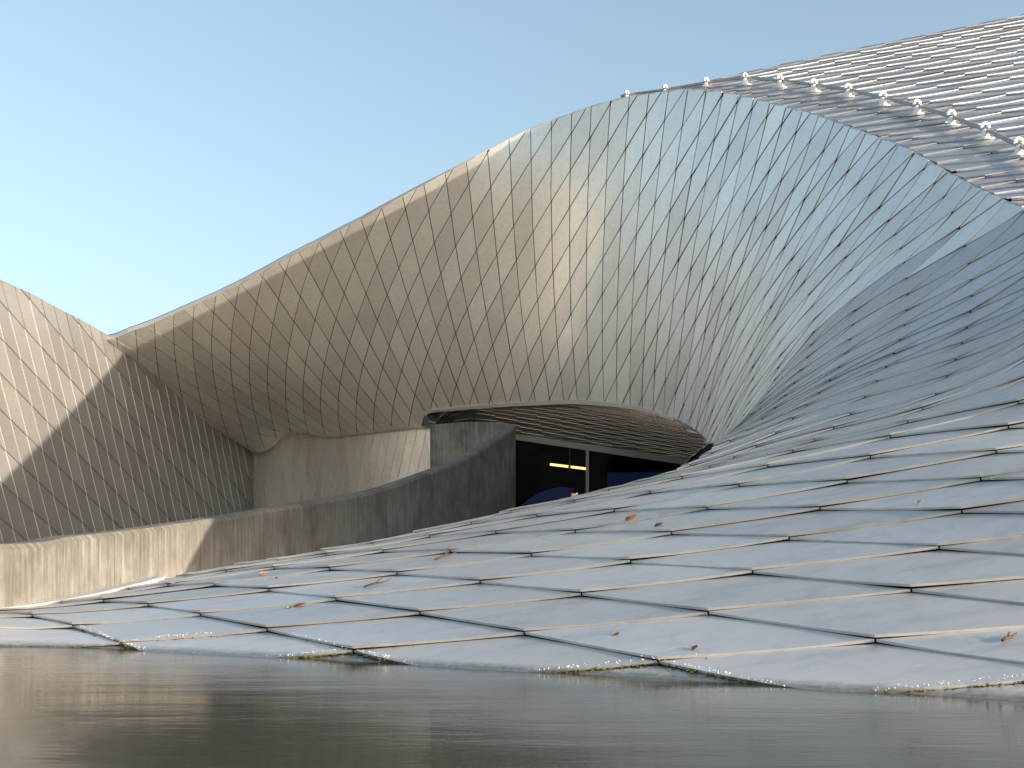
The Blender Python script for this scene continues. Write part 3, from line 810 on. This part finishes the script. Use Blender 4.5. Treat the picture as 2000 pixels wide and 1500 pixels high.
order = np.argsort(lipP[:, 0])
lipx, lipy, lipz = lipP[order, 0], lipP[order, 1], lipP[order, 2]
def pos_so(q):
    return np.stack([q[:, 0], q[:, 1], sof_z(q[:, 0], q[:, 1])], 1)
def nor_so(q):
    return np.tile(np.array([0, 0, -1.0]), (len(q), 1))
wd = (W1 - W0)[:2] / np.linalg.norm((W1 - W0)[:2])
wn_ = np.array([wd[1], -wd[0]])               # toward the lens
lip_y = lambda x: np.where(x > 4.05, 25.2, np.interp(x, lipx, lipy))
f_lip = lambda q: q[:, 1] - lip_y(q[:, 0]) - 0.05
f_win = lambda q: (q - W0[:2]) @ wn_ + 0.0
f_l = lambda q: (q[:, 0] - (-2.70)) * 1.0
f_r = lambda q: 4.12 + .2 * (q[:, 1] - 25.0) - q[:, 0]
def rot(v, a):
    c, s_ = math.cos(a), math.sin(a); return np.array([c * v[0] - s_ * v[1], s_ * v[0] + c * v[1]])
sj = rot(wd, math.radians(9)) * 0.78; si = wn_ * 0.40 + wd * 0.16
V = []
for t in np.linspace(0, 1, 60):
    i = t * (len(lipP) - 1); i0 = min(int(i), len(lipP) - 2)
    A2 = lipP[i0][:2] * (1 - i + i0) + lipP[i0 + 1][:2] * (i - i0)
    B2 = np.array([-2.7, W0[1] + .3]) * (1 - t) + (W1[:2] + [.2, .6]) * t
    row = pos_so(np.array([A2 + (B2 - A2) * (k / 10 + .02) for k in range(11)]))
    V.append([p_ + [0, 0, .025] for p_ in row] + [p_ + [0, 0, .035 + .2 * min(1, max(0, kk - 1) / 3)] for kk, p_ in list(enumerate(row))[::-1]])
mb = MB(); mb.sweep(V)
soffit = mb.obj("entrance_soffit", M['membrane'], building)
idx = []
for i in range(-40, 60):
    for j in range(-60, 60):
        c = np.array([0, 38.0]) + (i + .5) * (-sj) + (j + .5) * (si + sj)
        if -4 < c[0] < 8 and 24 < c[1] < 44:
            idx.append((i, j))
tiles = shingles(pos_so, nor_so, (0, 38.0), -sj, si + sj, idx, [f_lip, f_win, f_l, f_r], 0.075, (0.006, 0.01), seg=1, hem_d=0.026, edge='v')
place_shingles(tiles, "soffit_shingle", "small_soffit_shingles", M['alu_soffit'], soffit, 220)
# closing panel at the pointed left end of the canopy
pA, pB = shell([4.25], [-6.82])[0], shell([4.25], [-7.58])[0]
pC = np.array([W0[0] - 1.0, 40.5, 0]); pC[2] = float(sof_z(pC[0], pC[1])[0])
mb = MB()
pp = [pA + [0, -.02, 0], pB + [0.0, -.02, 0], pC + [0, 0, -.45], pC + [0, 0, .1]]
mb.add([p for p in pp] + [p + [-.12, .12, 0] for p in pp], [(0, 1, 2, 3), (7, 6, 5, 4), (0, 4, 5, 1), (1, 5, 6, 2), (2, 6, 7, 3), (3, 7, 4, 0)])
mb.obj("canopy_end_panel", M['frame'], building)

win = MB()
def wpt(t, z): return np.array([*(W0[:2] + (W1 - W0)[:2] * t), z])
zt = lambda t: W0[2] + (W1[2] - W0[2]) * t
mb = MB()
wax = np.array([[wd[0], wd[1], 0], [-wd[1], wd[0], 0], [0, 0, 1.0]])
c = (wpt(-.05, zt(-.05)) + wpt(1.05, zt(1.05))) / 2; L_ = np.linalg.norm(wpt(1.05, zt(1.05)) - wpt(-.05, zt(-.05)))
dirw = (wpt(1, zt(1)) - wpt(0, zt(0))); dirw /= np.linalg.norm(dirw)
axb = np.array([dirw, [-wd[1], wd[0], 0], np.cross(dirw, [-wd[1], wd[0], 0])])
mb.box(c + np.array([0, 0, -.10]), (L_, .22, .20), axb)
window = mb.obj("window_wall", M['frame'], building)
for px in (1163, 1385):
    tpar = np.interp(px, [930, 1420], [0, 1])
    mb = MB(); z1 = zt(tpar) - .2
    mb.box(wpt(tpar, z1 / 2), (.11, .14, z1), wax); mb.obj("mullion", M['frame'], window)
mb = MB(); mb.add([wpt(-.05, 0), wpt(1.05, 0), wpt(1.05, zt(1.05) - .19), wpt(-.05, zt(-.05) - .19)], [(0, 1, 2, 3)] if np.cross(wpt(1, 0) - wpt(0, 0), [0, 0, 1.0])[1] < 0 else [(3, 2, 1, 0)])
mb.obj("glass_pane", M['glass'], window)
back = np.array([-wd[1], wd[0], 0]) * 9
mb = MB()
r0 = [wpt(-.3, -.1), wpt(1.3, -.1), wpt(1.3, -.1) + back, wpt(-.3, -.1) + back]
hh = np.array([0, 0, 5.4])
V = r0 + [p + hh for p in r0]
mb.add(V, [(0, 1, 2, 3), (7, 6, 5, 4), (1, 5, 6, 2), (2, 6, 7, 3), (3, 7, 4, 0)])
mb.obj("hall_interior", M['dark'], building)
mb = MB(); mb.sweep([[(x, y, -.3), (x, y, z), (x + .3, y, z), (x + .3, y, -.3)] for x, y, z in ((4.2, 25.0, 2.9), (5.4, 31.0, 3.6), (6.6, 38.5, 4.0))])
mb.obj("added_hall_sun_block", M['dark'], building)  # out of sight, added to block sun from reaching the concrete wall

# --- metal edging between the low roof and the concrete wall
S4 = np.linspace(49.0, 56.5, 40)
ed = shell(S4, dmin(S4) - 0.02)
ed[:, 2] = np.minimum(ed[:, 2], 9)
mb = MB()
mb.sweep([[p + [0.05, 0, .00], p + [-.02, .02, .045], p + [-.20, .22, .045], p + [-.20, .22, -.6], p + [0.05, 0, -.6]] for p in ed])
mb.obj("roof_edge_flashing", M['flash'], building)

# ================================================================== the neighbouring wing on the left
wing = thing("shingled_wing", "tapering silver shingled wing at the left, half in sun, sloping down to the big building", "building", (-13.0, 30.0, 0.0))
az = math.radians(14.5)
eW = np.array([math.sin(az), math.cos(az), 0]); nW = np.array([math.cos(az), -math.sin(az), 0])
OW = np.array([-13.3073, 31.6984, 0.0]); ZW = 8.4252
wi, wj = np.array([0.6771, -0.3504]), np.array([0.4775, -1.1816])
camp = np.array([0, 0, H])
def on_wing(px, py):
    d = at(px, py, 1.0) - camp
    t = ((OW - camp) @ nW) / (d @ nW)
    p = camp + d * t
    return (p - OW) @ eW, p[2]
tp = [on_wing(*q) for q in ((-60, 517), (-25, 534), (0, 546), (35, 562), (75, 581), (105, 598), (150, 621), (180, 637), (205, 652), (222, 662))]
te = np.array([-14, -9] + [q[0] for q in tp] + [10.0, 16.5]); tz = np.array([10.6, 9.9] + [q[1] for q in tp] + [7.1, 6.2])
z_top = lambda e: np.interp(e, te, tz)
def pos_w(q): return OW + q[:, :1] * eW + np.stack([0 * q[:, 1], 0 * q[:, 1], q[:, 1]], 1)
def nor_w(q): return np.tile(nW, (len(q), 1))
E0, E1 = -13.0, 15.0
V = []
for e in np.linspace(E0, E1, 60):
    p = OW + e * eW; zt_ = z_top(e) - .03
    V.append([p - nW * .03 + [0, 0, -.5], p - nW * .03 + [0, 0, zt_], p - nW * .25 + [0, 0, zt_ + .02], p - nW * 3 + [0, 0, zt_ - .5], p - nW * 8 + [0, 0, zt_ * .5], p - nW * 8 + [0, 0, -.5]])
mb = MB(); mb.sweep(V)
wing_wall = mb.obj("wing_wall", M['membrane'], wing)
V0w = np.array([0.0, ZW])
idx = []
for i in range(-40, 60):
    for j in range(-30, 40):
        c = V0w + (i + .5) * wi + (j + .5) * wj
        if E0 - 1 < c[0] < E1 + 1 and -1 < c[1] < 11:
            idx.append((i, j))
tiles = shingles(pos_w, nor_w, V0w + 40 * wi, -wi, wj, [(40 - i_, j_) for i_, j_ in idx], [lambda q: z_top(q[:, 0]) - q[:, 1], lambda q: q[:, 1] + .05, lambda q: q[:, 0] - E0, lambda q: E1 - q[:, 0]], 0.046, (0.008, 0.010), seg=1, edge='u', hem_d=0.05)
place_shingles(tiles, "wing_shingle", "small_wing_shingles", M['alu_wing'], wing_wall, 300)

# ================================================================== concrete wall: a ramping parapet that turns back on itself
pts = [(-6.4, 3.0, .62), (-5.6, 6.6, .66)]
for px, D, py in ((0, 10.8, 1063), (150, 12.0, 1047), (300, 13.4, 1030), (480, 15.8, 1003), (600, 18.3, 982), (740, 22.6, 957), (850, 26.9, 919), (900, 29, 900), (950, 31, 872), (985, 32.3, 850), (1003, 33.1, 838), (1007, 33.6, 832), (998, 34.15, 828), (965, 34.6, 826), (905, 35.0, 827), (852, 35.5, 832)):
    pts.append(tuple(at(px, py, D)))
pts = np.array(pts)
def catmull(P, n=8):
    out = []
    for i in range(len(P) - 1):
        p0, p1, p2, p3 = P[max(i - 1, 0)], P[i], P[i + 1], P[min(i + 2, len(P) - 1)]
        for k in range(n):
            t = k / n
            out.append(0.5 * ((2 * p1) + (-p0 + p2) * t + (2 * p0 - 5 * p1 + 4 * p2 - p3) * t * t + (-p0 + 3 * p1 - 3 * p2 + p3) * t ** 3))
    out.append(P[-1])
    return np.array(out)
cw = catmull(pts)
tg = np.gradient(cw[:, :2], axis=0); tg /= np.linalg.norm(tg, axis=1)[:, None]
inn = np.stack([-tg[:, 1], tg[:, 0]], 1)      # to the left of travel = the inner side
run = np.concatenate([[0], np.cumsum(np.linalg.norm(np.diff(cw[:, :2], axis=0), axis=1))])
th = 0.30
verts, faces, wp = [], [], []
prof = [(0, None), (0, -.9), (0, -.35), (0, -.05), (.035, 0), (th - .035, 0.0), (th, -.04), (th, -.4), (th, None)]
for p, n, l in zip(cw, inn, run):
    for o, dz in prof:
        z = -.45 if dz is None else max(p[2] + dz, -.4)
        verts.append((p[0] + n[0] * o, p[1] + n[1] * o, z)); wp.append((l + o, z, max(p[2] - z, 0.0)))
k = len(prof)
for i in range(len(cw) - 1):
    for j in range(k - 1):
        faces.append((i * k + j, (i + 1) * k + j, (i + 1) * k + j + 1, i * k + j + 1))
faces.append(tuple(range(k))[::-1] if False else tuple(range(k)))
faces.append(tuple((len(cw) - 1) * k + j for j in range(k))[::-1])
cwall = mesh_obj("concrete_wall", verts, faces, M['concrete'], None, (cw[40][0], cw[40][1], 0.0), False)
a_ = cwall.data.attributes.new("wallpos", 'FLOAT_VECTOR', 'POINT')
a_.data.foreach_set("vector", np.array(wp, dtype=np.float32).ravel())
tag(cwall, "streaked board-marked concrete parapet wall that rises and curls back in front of the window", "concrete wall")

# ================================================================== rail with white posts on the upper roof
rail_t = thing("safety_rail", "thin grey rail on white posts following the upper edge of the roof", "rail", (6.5, 26.0, 11.0))
post_px = [(1224, 199), (1299, 189), (1379, 176), (1455, 167.5), (1523, 172.5), (1589, 181.5), (1656, 191.5), (1724, 208.5), (1791, 225.5), (1858, 247.5), (1924, 273.5), (1990, 305.5), (2058, 341), (2128, 380)]
def on_roof(px, py):
    d = at(px, py, 1.0) - camp
    t = ((RO - camp) @ n10) / (d @ n10)
    for _ in range(30):
        p = camp + d * t
        q = np.array([[(p - RO) @ ex, (p - RO) @ ey]])
        s_ = pos_roof(q)[0]
        t -= ((p - s_) @ n10) / (d @ n10) * .7
    return camp + d * t
bases = []
for k, q in enumerate(post_px):
    if k < 3:
        b = None
    else:
        b = on_roof(*q)
    bases.append(b)
def post_mesh():
    prof = [(.155, 0), (.155, .018), (.12, .028), (.075, .05), (.058, .085), (.053, .13), (.05, .17), (.04, .19)]
    n = 14
    V = [(1.2 * r * math.cos(2 * math.pi * a / n), 1.2 * r * (0.75 if r > .1 else 1) * math.sin(2 * math.pi * a / n), z) for r, z in prof for a in range(n)]
    F = [(i * n + a, i * n + (a + 1) % n, (i + 1) * n + (a + 1) % n, (i + 1) * n + a) for i in range(len(prof) - 1) for a in range(n)]
    F += [tuple(range(n))[::-1], tuple((len(prof) - 1) * n + a for a in range(n))]
    me = bpy.data.meshes.new("post"); me.from_pydata(V, [], F); me.polygons.foreach_set("use_smooth", [True] * len(F)); me.materials.append(M['white'])
    return me
def hoop_mesh():
    mb = MB()
    ring = []
    for a in np.linspace(-.25, math.pi + .25, 11):
        c = np.array([math.cos(a) * .062, 0, .222 + math.sin(a) * .062])
        o = np.array([math.cos(a), 0, math.sin(a)]) * .022
        ring.append([c - o + [0, -.03, 0], c + o + [0, -.03, 0], c + o + [0, .03, 0], c - o + [0, .03, 0]])
    mb.sweep(ring)
    me = bpy.data.meshes.new("rail_clamp"); me.from_pydata(mb.v, [], mb.f); me.materials.append(M['white'])
    return me
pm, hm = post_mesh(), hoop_mesh()
# the first three posts stand just behind the crest of the arc
S_c = np.interp([1224, 1299, 1379], [1155, 1231, 1309, 1345, 1412], [10.57, 12.34, 14.18, 15.05, 16.94])
for k, (s_, dz) in enumerate(zip(S_c, (-0.10, -0.06, -0.03))):
    p = shell([s_], [dtop(s_)])[0]
    D = p[1] + 0.8
    bases[k] = at(post_px[k][0], post_px[k][1], D)
bases = np.array(bases)
ctr = bases + np.array([0, 0, .222])
pre = [at(1165, 206, 29.4), at(1110, 226, 29.9)]
ctr_r = ctr + np.array([.02, .10, .0])
curve = catmull(np.array([ctr[0] + (ctr[0] - ctr[1]) * .15 + [0, .07, -.03]] + list(ctr_r)), 6)
tgx = np.gradient(ctr, axis=0)
for b, t in zip(bases, tgx):
    o = link(bpy.data.objects.new("post", pm)); place(o, rail_t, b - np.array([0, 0, .015]))
    a = math.atan2(t[1], t[0])
    h_ = link(bpy.data.objects.new("rail_clamp", hm)); place(h_, o, b); h_.rotation_euler = (0, 0, a + math.pi / 2)
mb = MB(); mb.tube(curve, 0.036, 10)
mb.obj("rail", M['rail'], rail_t, smooth=True)

# ================================================================== lamp and blue displays inside the window
lA, lM, lB = at(1075, 907, 43.2), at(1113, 911.6, 42.9), at(1153, 916.5, 42.6)
lamp = thing("pendant_lamp", "slim warm glowing tube lamp hanging inside the dark window", "lamp", tuple(lM))
for a, b in ((lA, lM + (lA - lM) * .05), (lM + (lB - lM) * .05, lB)):
    mb = MB(); mb.tube([a, b], .042, 8); mb.obj("lamp_tube", M['lamp'], lamp)
mb = MB(); mb.tube([lM + [0, 0, -.05], lM + [0, 0, 2.2]], .02, 6); mb.tube([lM + (lA - lM) * .06, lM + (lB - lM) * .06], .05, 8); mb.obj("suspension_rod", M['frame'], lamp)
M['blue1'] = emit_mat("blue_panel_added_glow", (0.016, 0.026, 0.10), 0.13)  # both blue panels emit a little in place of hall light falling on them
M['blue2'] = emit_mat("blue_wall_added_glow", (0.012, 0.024, 0.085), 0.13)
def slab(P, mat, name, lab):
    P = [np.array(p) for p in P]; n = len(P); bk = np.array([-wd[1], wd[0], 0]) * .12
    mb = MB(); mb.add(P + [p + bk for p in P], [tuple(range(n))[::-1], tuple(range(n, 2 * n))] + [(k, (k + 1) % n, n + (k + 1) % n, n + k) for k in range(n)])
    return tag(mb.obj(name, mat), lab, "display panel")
slab([at(*q, 45.0) for q in ((1002, 1140), (1002, 1003), (1012, 991), (1030, 977), (1050, 964), (1072, 955), (1096, 951), (1117, 953), (1118, 1140))], M['blue1'], "display_panel", "blue hump-topped display with an added dim glow behind the window under the lamp")
slab([at(*q, 43.5) for q in ((1186, 1140), (1186, 923), (1300, 921), (1300, 1140))], M['blue2'], "display_panel", "flat blue panel with an added glow behind the window right of the mullion")

# ================================================================== ground, pool and banks
def sheet(name, x0, x1, y0, y1, z, mat, nx=1, ny=1):
    V = [(x0 + (x1 - x0) * i / nx, y0 + (y1 - y0) * j / ny, z) for j in range(ny + 1) for i in range(nx + 1)]
    F = [(j * (nx + 1) + i, j * (nx + 1) + i + 1, (j + 1) * (nx + 1) + i + 1, (j + 1) * (nx + 1) + i) for j in range(ny) for i in range(nx)]
    o = mesh_obj(name, V, F, mat, None, ((x0 + x1) / 2, (y0 + y1) / 2, z), False)
    o["kind"] = "structure"
    return o
sheet("ground", -2000, 2000, -2000, 2000, -0.75, M['bed'])
sheet("water", -60, 60, -5.0, 70, 0.0, M['water'])
def block(name, x0, x1, y0, y1, z0, z1, mat):
    mb = MB(); mb.box(((x0 + x1) / 2, (y0 + y1) / 2, (z0 + z1) / 2), (x1 - x0, y1 - y0, z1 - z0))
    o = mb.obj(name, mat); o["kind"] = "structure"; return o
block("bank", -1500, 1500, -1500, -5.0, -.8, .12, M['bank'])
block("bank", -1500, -60, -5.0, 1500, -.8, .12, M['bank'])
block("bank", 60, 1500, -5.0, 1500, -.8, .12, M['bank'])
block("bank", -60, 60, 70, 1500, -.8, .12, M['bank'])
# paved forecourt between the concrete wall, the wing and the window
fc = [tuple(cw[i][:2] + inn[i] * .15) for i in range(18, 92, 3)] + [(2.0, 36.5), (8.0, 36.0), (8.0, 44), (-4, 44), (-9.6, 43)] + [tuple((OW + e * eW - nW * .1)[:2]) for e in (12, 4, -4, -10)]
mb = MB(); n = len(fc)
mb.add([(x, y, .10) for x, y in fc] + [(x, y, -.6) for x, y in fc], [tuple(range(n)), tuple(range(n, 2 * n))[::-1]] + [(k, n + k, n + (k + 1) % n, (k + 1) % n) for k in range(n)])
o = mb.obj("forecourt", M['pave']); o["kind"] = "structure"

# ================================================================== small things on the low roof and at the water's edge
def on_shell(px, py, s=50.0, d=4.0):
    for _ in range(60):
        def pr(s, d):
            return screen(shell([s], [d]))[0]
        p = pr(s, d); r_ = np.array([px, py]) - p
        if abs(r_).max() < .05:
            break
        e = 1e-3
        J = np.column_stack([(pr(s + e, d) - p) / e, (pr(s, d + e) - p) / e])
        st = np.linalg.lstsq(J, r_, rcond=None)[0]
        st *= min(1, .6 / max(abs(st).max(), 1e-9)); s += st[0]; d += st[1]
    a, b = s - d / 2, s + d / 2
    lf = 0.036 * ((a % 1) + (b % 1)) / 2
    return shell([s], [d])[0] + shell_n([s], [d])[0] * (lf + .004), shell_n([s], [d])[0]

def leaf(px, py, size, mat, label, curl=.35, twist=0.0, s=50.0, d=4.0, name="fallen_leaf", cat="leaf"):
    p, n = on_shell(px, py, s, d)
    t = np.array([1.0, .2, 0]); t -= n * (t @ n); t /= np.linalg.norm(t); b = np.cross(n, t)
    t, b = t * math.cos(twist) + b * math.sin(twist), b * math.cos(twist) - t * math.sin(twist)
    r_ = random.Random(int(px * 13 + py))
    prof = [(-.62, .015, .05), (-.45, .03, .02), (-.25, .24, .02), (0, .36, .05), (.22, .27, .10), (.42, .12, .2), (.55, .01, .3)]
    mb = MB(); V = []
    for u, w, h_ in prof:
        for sgn in (-1, -.5, 0, .5, 1):
            q = p + size * (t * u + b * w * sgn * (1 + .15 * r_.uniform(-1, 1))) + n * size * (curl * (abs(sgn) * .45 * w * 2 + h_ * .6) + .01)
            V.append(q)
    F = [(i * 5 + k, i * 5 + k + 1, (i + 1) * 5 + k + 1, (i + 1) * 5 + k) for i in range(len(prof) - 1) for k in range(4)]
    V2 = [q - n * .003 for q in V]; m = len(V)
    mb.add(V + V2, F + [tuple(m + k for k in f[::-1]) for f in F])
    return tag(mb.obj(name, mat, None, p, True), label, cat)

def twig(px, py, size, label, twist, s=50.0, d=4.0):
    p, n = on_shell(px, py, s, d)
    t = np.array([1.0, .2, 0]); t -= n * (t @ n); t /= np.linalg.norm(t); b = np.cross(n, t)
    t, b = t * math.cos(twist) + b * math.sin(twist), b * math.cos(twist) - t * math.sin(twist)
    mb = MB()
    mb.tube([p + size * (t * u + b * w) + n * (.006 + size * h_) for u, w, h_ in ((-.5, 0, 0), (-.2, .04, .03), (.1, -.03, .02), (.5, .05, .05))], [.006, .008, .007, .004], 6)
    mb.tube([p + size * (t * u + b * w) + n * (.008 + size * h_) for u, w, h_ in ((-.1, .02, .02), (.12, .16, .10), (.25, .2, .12))], [.005, .004, .003], 6)
    return tag(mb.obj("twig", M['twig'], None, p, True), label, "twig")

leaf(516, 1129, .10, M['leafp'], "pale orange leaf lying on the low roof in front of the concrete wall's shadow edge", .6, .4, 50, 2)
leaf(541, 1133, .045, M['leaf'], "tiny rusty leaf on a seam just right of the pale orange leaf", .4, 1.0, 50, 2)
leaf(585, 1186, .08, M['leaf'], "rusty leaf caught on a seam of the lowest roof shingles at left centre", .5, .2, 51, 3)
leaf(566, 1191, .05, M['leafp'], "small pale leaf beside the rusty leaf on the seam at left centre", .5, 1.3, 51, 3)
leaf(1235, 1022, .11, M['leaf'], "large curled brown leaf on the shingles below the window opening", .7, .3, 47, 4)
leaf(1288, 1034, .07, M['twig'], "dark shrivelled leaf just below the large curled brown leaf", .6, .2, 47, 4)
leaf(1358, 1278, .05, M['leaf'], "single brown leaf on the bottom shingle whose tip meets the water", .6, .8, 52.5, 6.5)
leaf(1205, 1247, .04, M['leaf'], "reddish leaf scrap near the left edge of the bottom shingle at centre", .5, .5, 52.3, 6)
leaf(1795, 990, .045, M['leafp'], "tiny tan leaf alone on the shingles at far right", .7, 1.1, 48, 8)
leaf(1124, 975, .09, M['leafp'], "small golden leaf stuck at the roof edge right under the window", .9, .6, 46.8, 3.9)
twig(740, 1148, .20, "dark twig lying on the low roof left of centre", .1, 51, 3.5)
twig(872, 1093, .18, "thin dark twig on the low roof in front of the concrete wall's right end", .25, 49, 3)
twig(1973, 1256, .10, "short dark twig at the right edge of the photo near the bottom", .3, 51, 8.5)
p_ = at(52, 1252, H * FPX / (1252 - HORIZON)); p_[2] = .012
mb = MB(); mb.tube([p_ + [-.12, 0, 0], p_ + [-.04, .01, .02], p_ + [.03, 0, .03], p_ + [.1, .02, .05]], [.006, .018, .022, .004], 8, .6)
mb.tube([p_ + [.02, 0, .03], p_ + [.07, -.02, .005], p_ + [.15, -.03, .0]], [.008, .006, .004], 6)
tag(mb.obj("floating_leaf", M['leafp'], None, p_, True), "pale curled leaf floating at the waterline at the far left", "leaf")

# algae and drops along the lowest shingle edges
mo, dr = MB(), MB()
OCT = [(1, 0, 0), (0, 1, 0), (-1, 0, 0), (0, -1, 0), (0, 0, 1), (0, 0, -1)]
OF = [(0, 1, 4), (1, 2, 4), (2, 3, 4), (3, 0, 4), (1, 0, 5), (2, 1, 5), (3, 2, 5), (0, 3, 5)]
def blob(mb, c, rx, rz):
    a = rng.uniform(0, 3)
    mb.add([c + np.array([rx * (math.cos(a) * x - math.sin(a) * y), rx * (math.sin(a) * x + math.cos(a) * y), rz * z]) for x, y, z in OCT], OF)
for (a0, b0, a1, b1) in ((50, 56.0, 50, 57.0), (49.0, 57, 50.0, 57), (51, 55, 51, 56), (50.0, 56, 51, 56), (51, 54.9, 52, 55), (52, 54, 52, 55), (51, 55, 52, 55), (51, 54, 52, 54), (50, 57, 51, 57), (51, 56, 51, 57), (51, 56, 52, 56), (51, 57, 52, 57), (50, 57, 50, 58), (51, 57, 51, 58), (50, 58, 51, 58), (52, 55, 52, 56), (49, 57, 49, 58), (49, 58, 50, 58)):
    for k in range(260):
        t = rng.random()
        a, b = a0 + (a1 - a0) * t, b0 + (b1 - b0) * t
        s_, d_ = (a + b) / 2, b - a
        p = shell([s_], [d_])[0]
        if p[2] > .085 or p[2] < -.03:
            continue
        wet_ = max(0, 1 - abs(p[2]) / .085)
        n = shell_n([s_], [d_])[0]
        q = p + n * rng.uniform(-.006, .014) + np.array([rng.gauss(0, .008), rng.gauss(-.006, .008), 0])
        if rng.random() < wet_ ** 1.5 * .8:
            blob(mo, q, rng.uniform(.004, .016), rng.uniform(.003, .009))
        if rng.random() < wet_ * .35:
            blob(dr, p + n * (.036 + rng.uniform(0, .004)) + np.array([rng.gauss(0, .015), rng.gauss(.02, .03), 0]), rng.uniform(.002, .006), rng.uniform(.002, .005))
o = mo.obj("algae", M['moss'], None, (0, 6.5, 0)); o["kind"] = "stuff"; tag(o, "green brown algae fringe along the lowest shingle edges at the waterline", "algae")
m_, N_, L_2, B_ = mat_new("water_drops"); B_.inputs["Roughness"].default_value = .05; B_.inputs["Base Color"].default_value = (.8, .8, .78, 1); B_.inputs["Metallic"].default_value = .3
o = dr.obj("water_drops", m_, None, (0, 6.5, 0), True); o["kind"] = "stuff"; tag(o, "glittering water drops on the lowest shingle edges", "water drops")
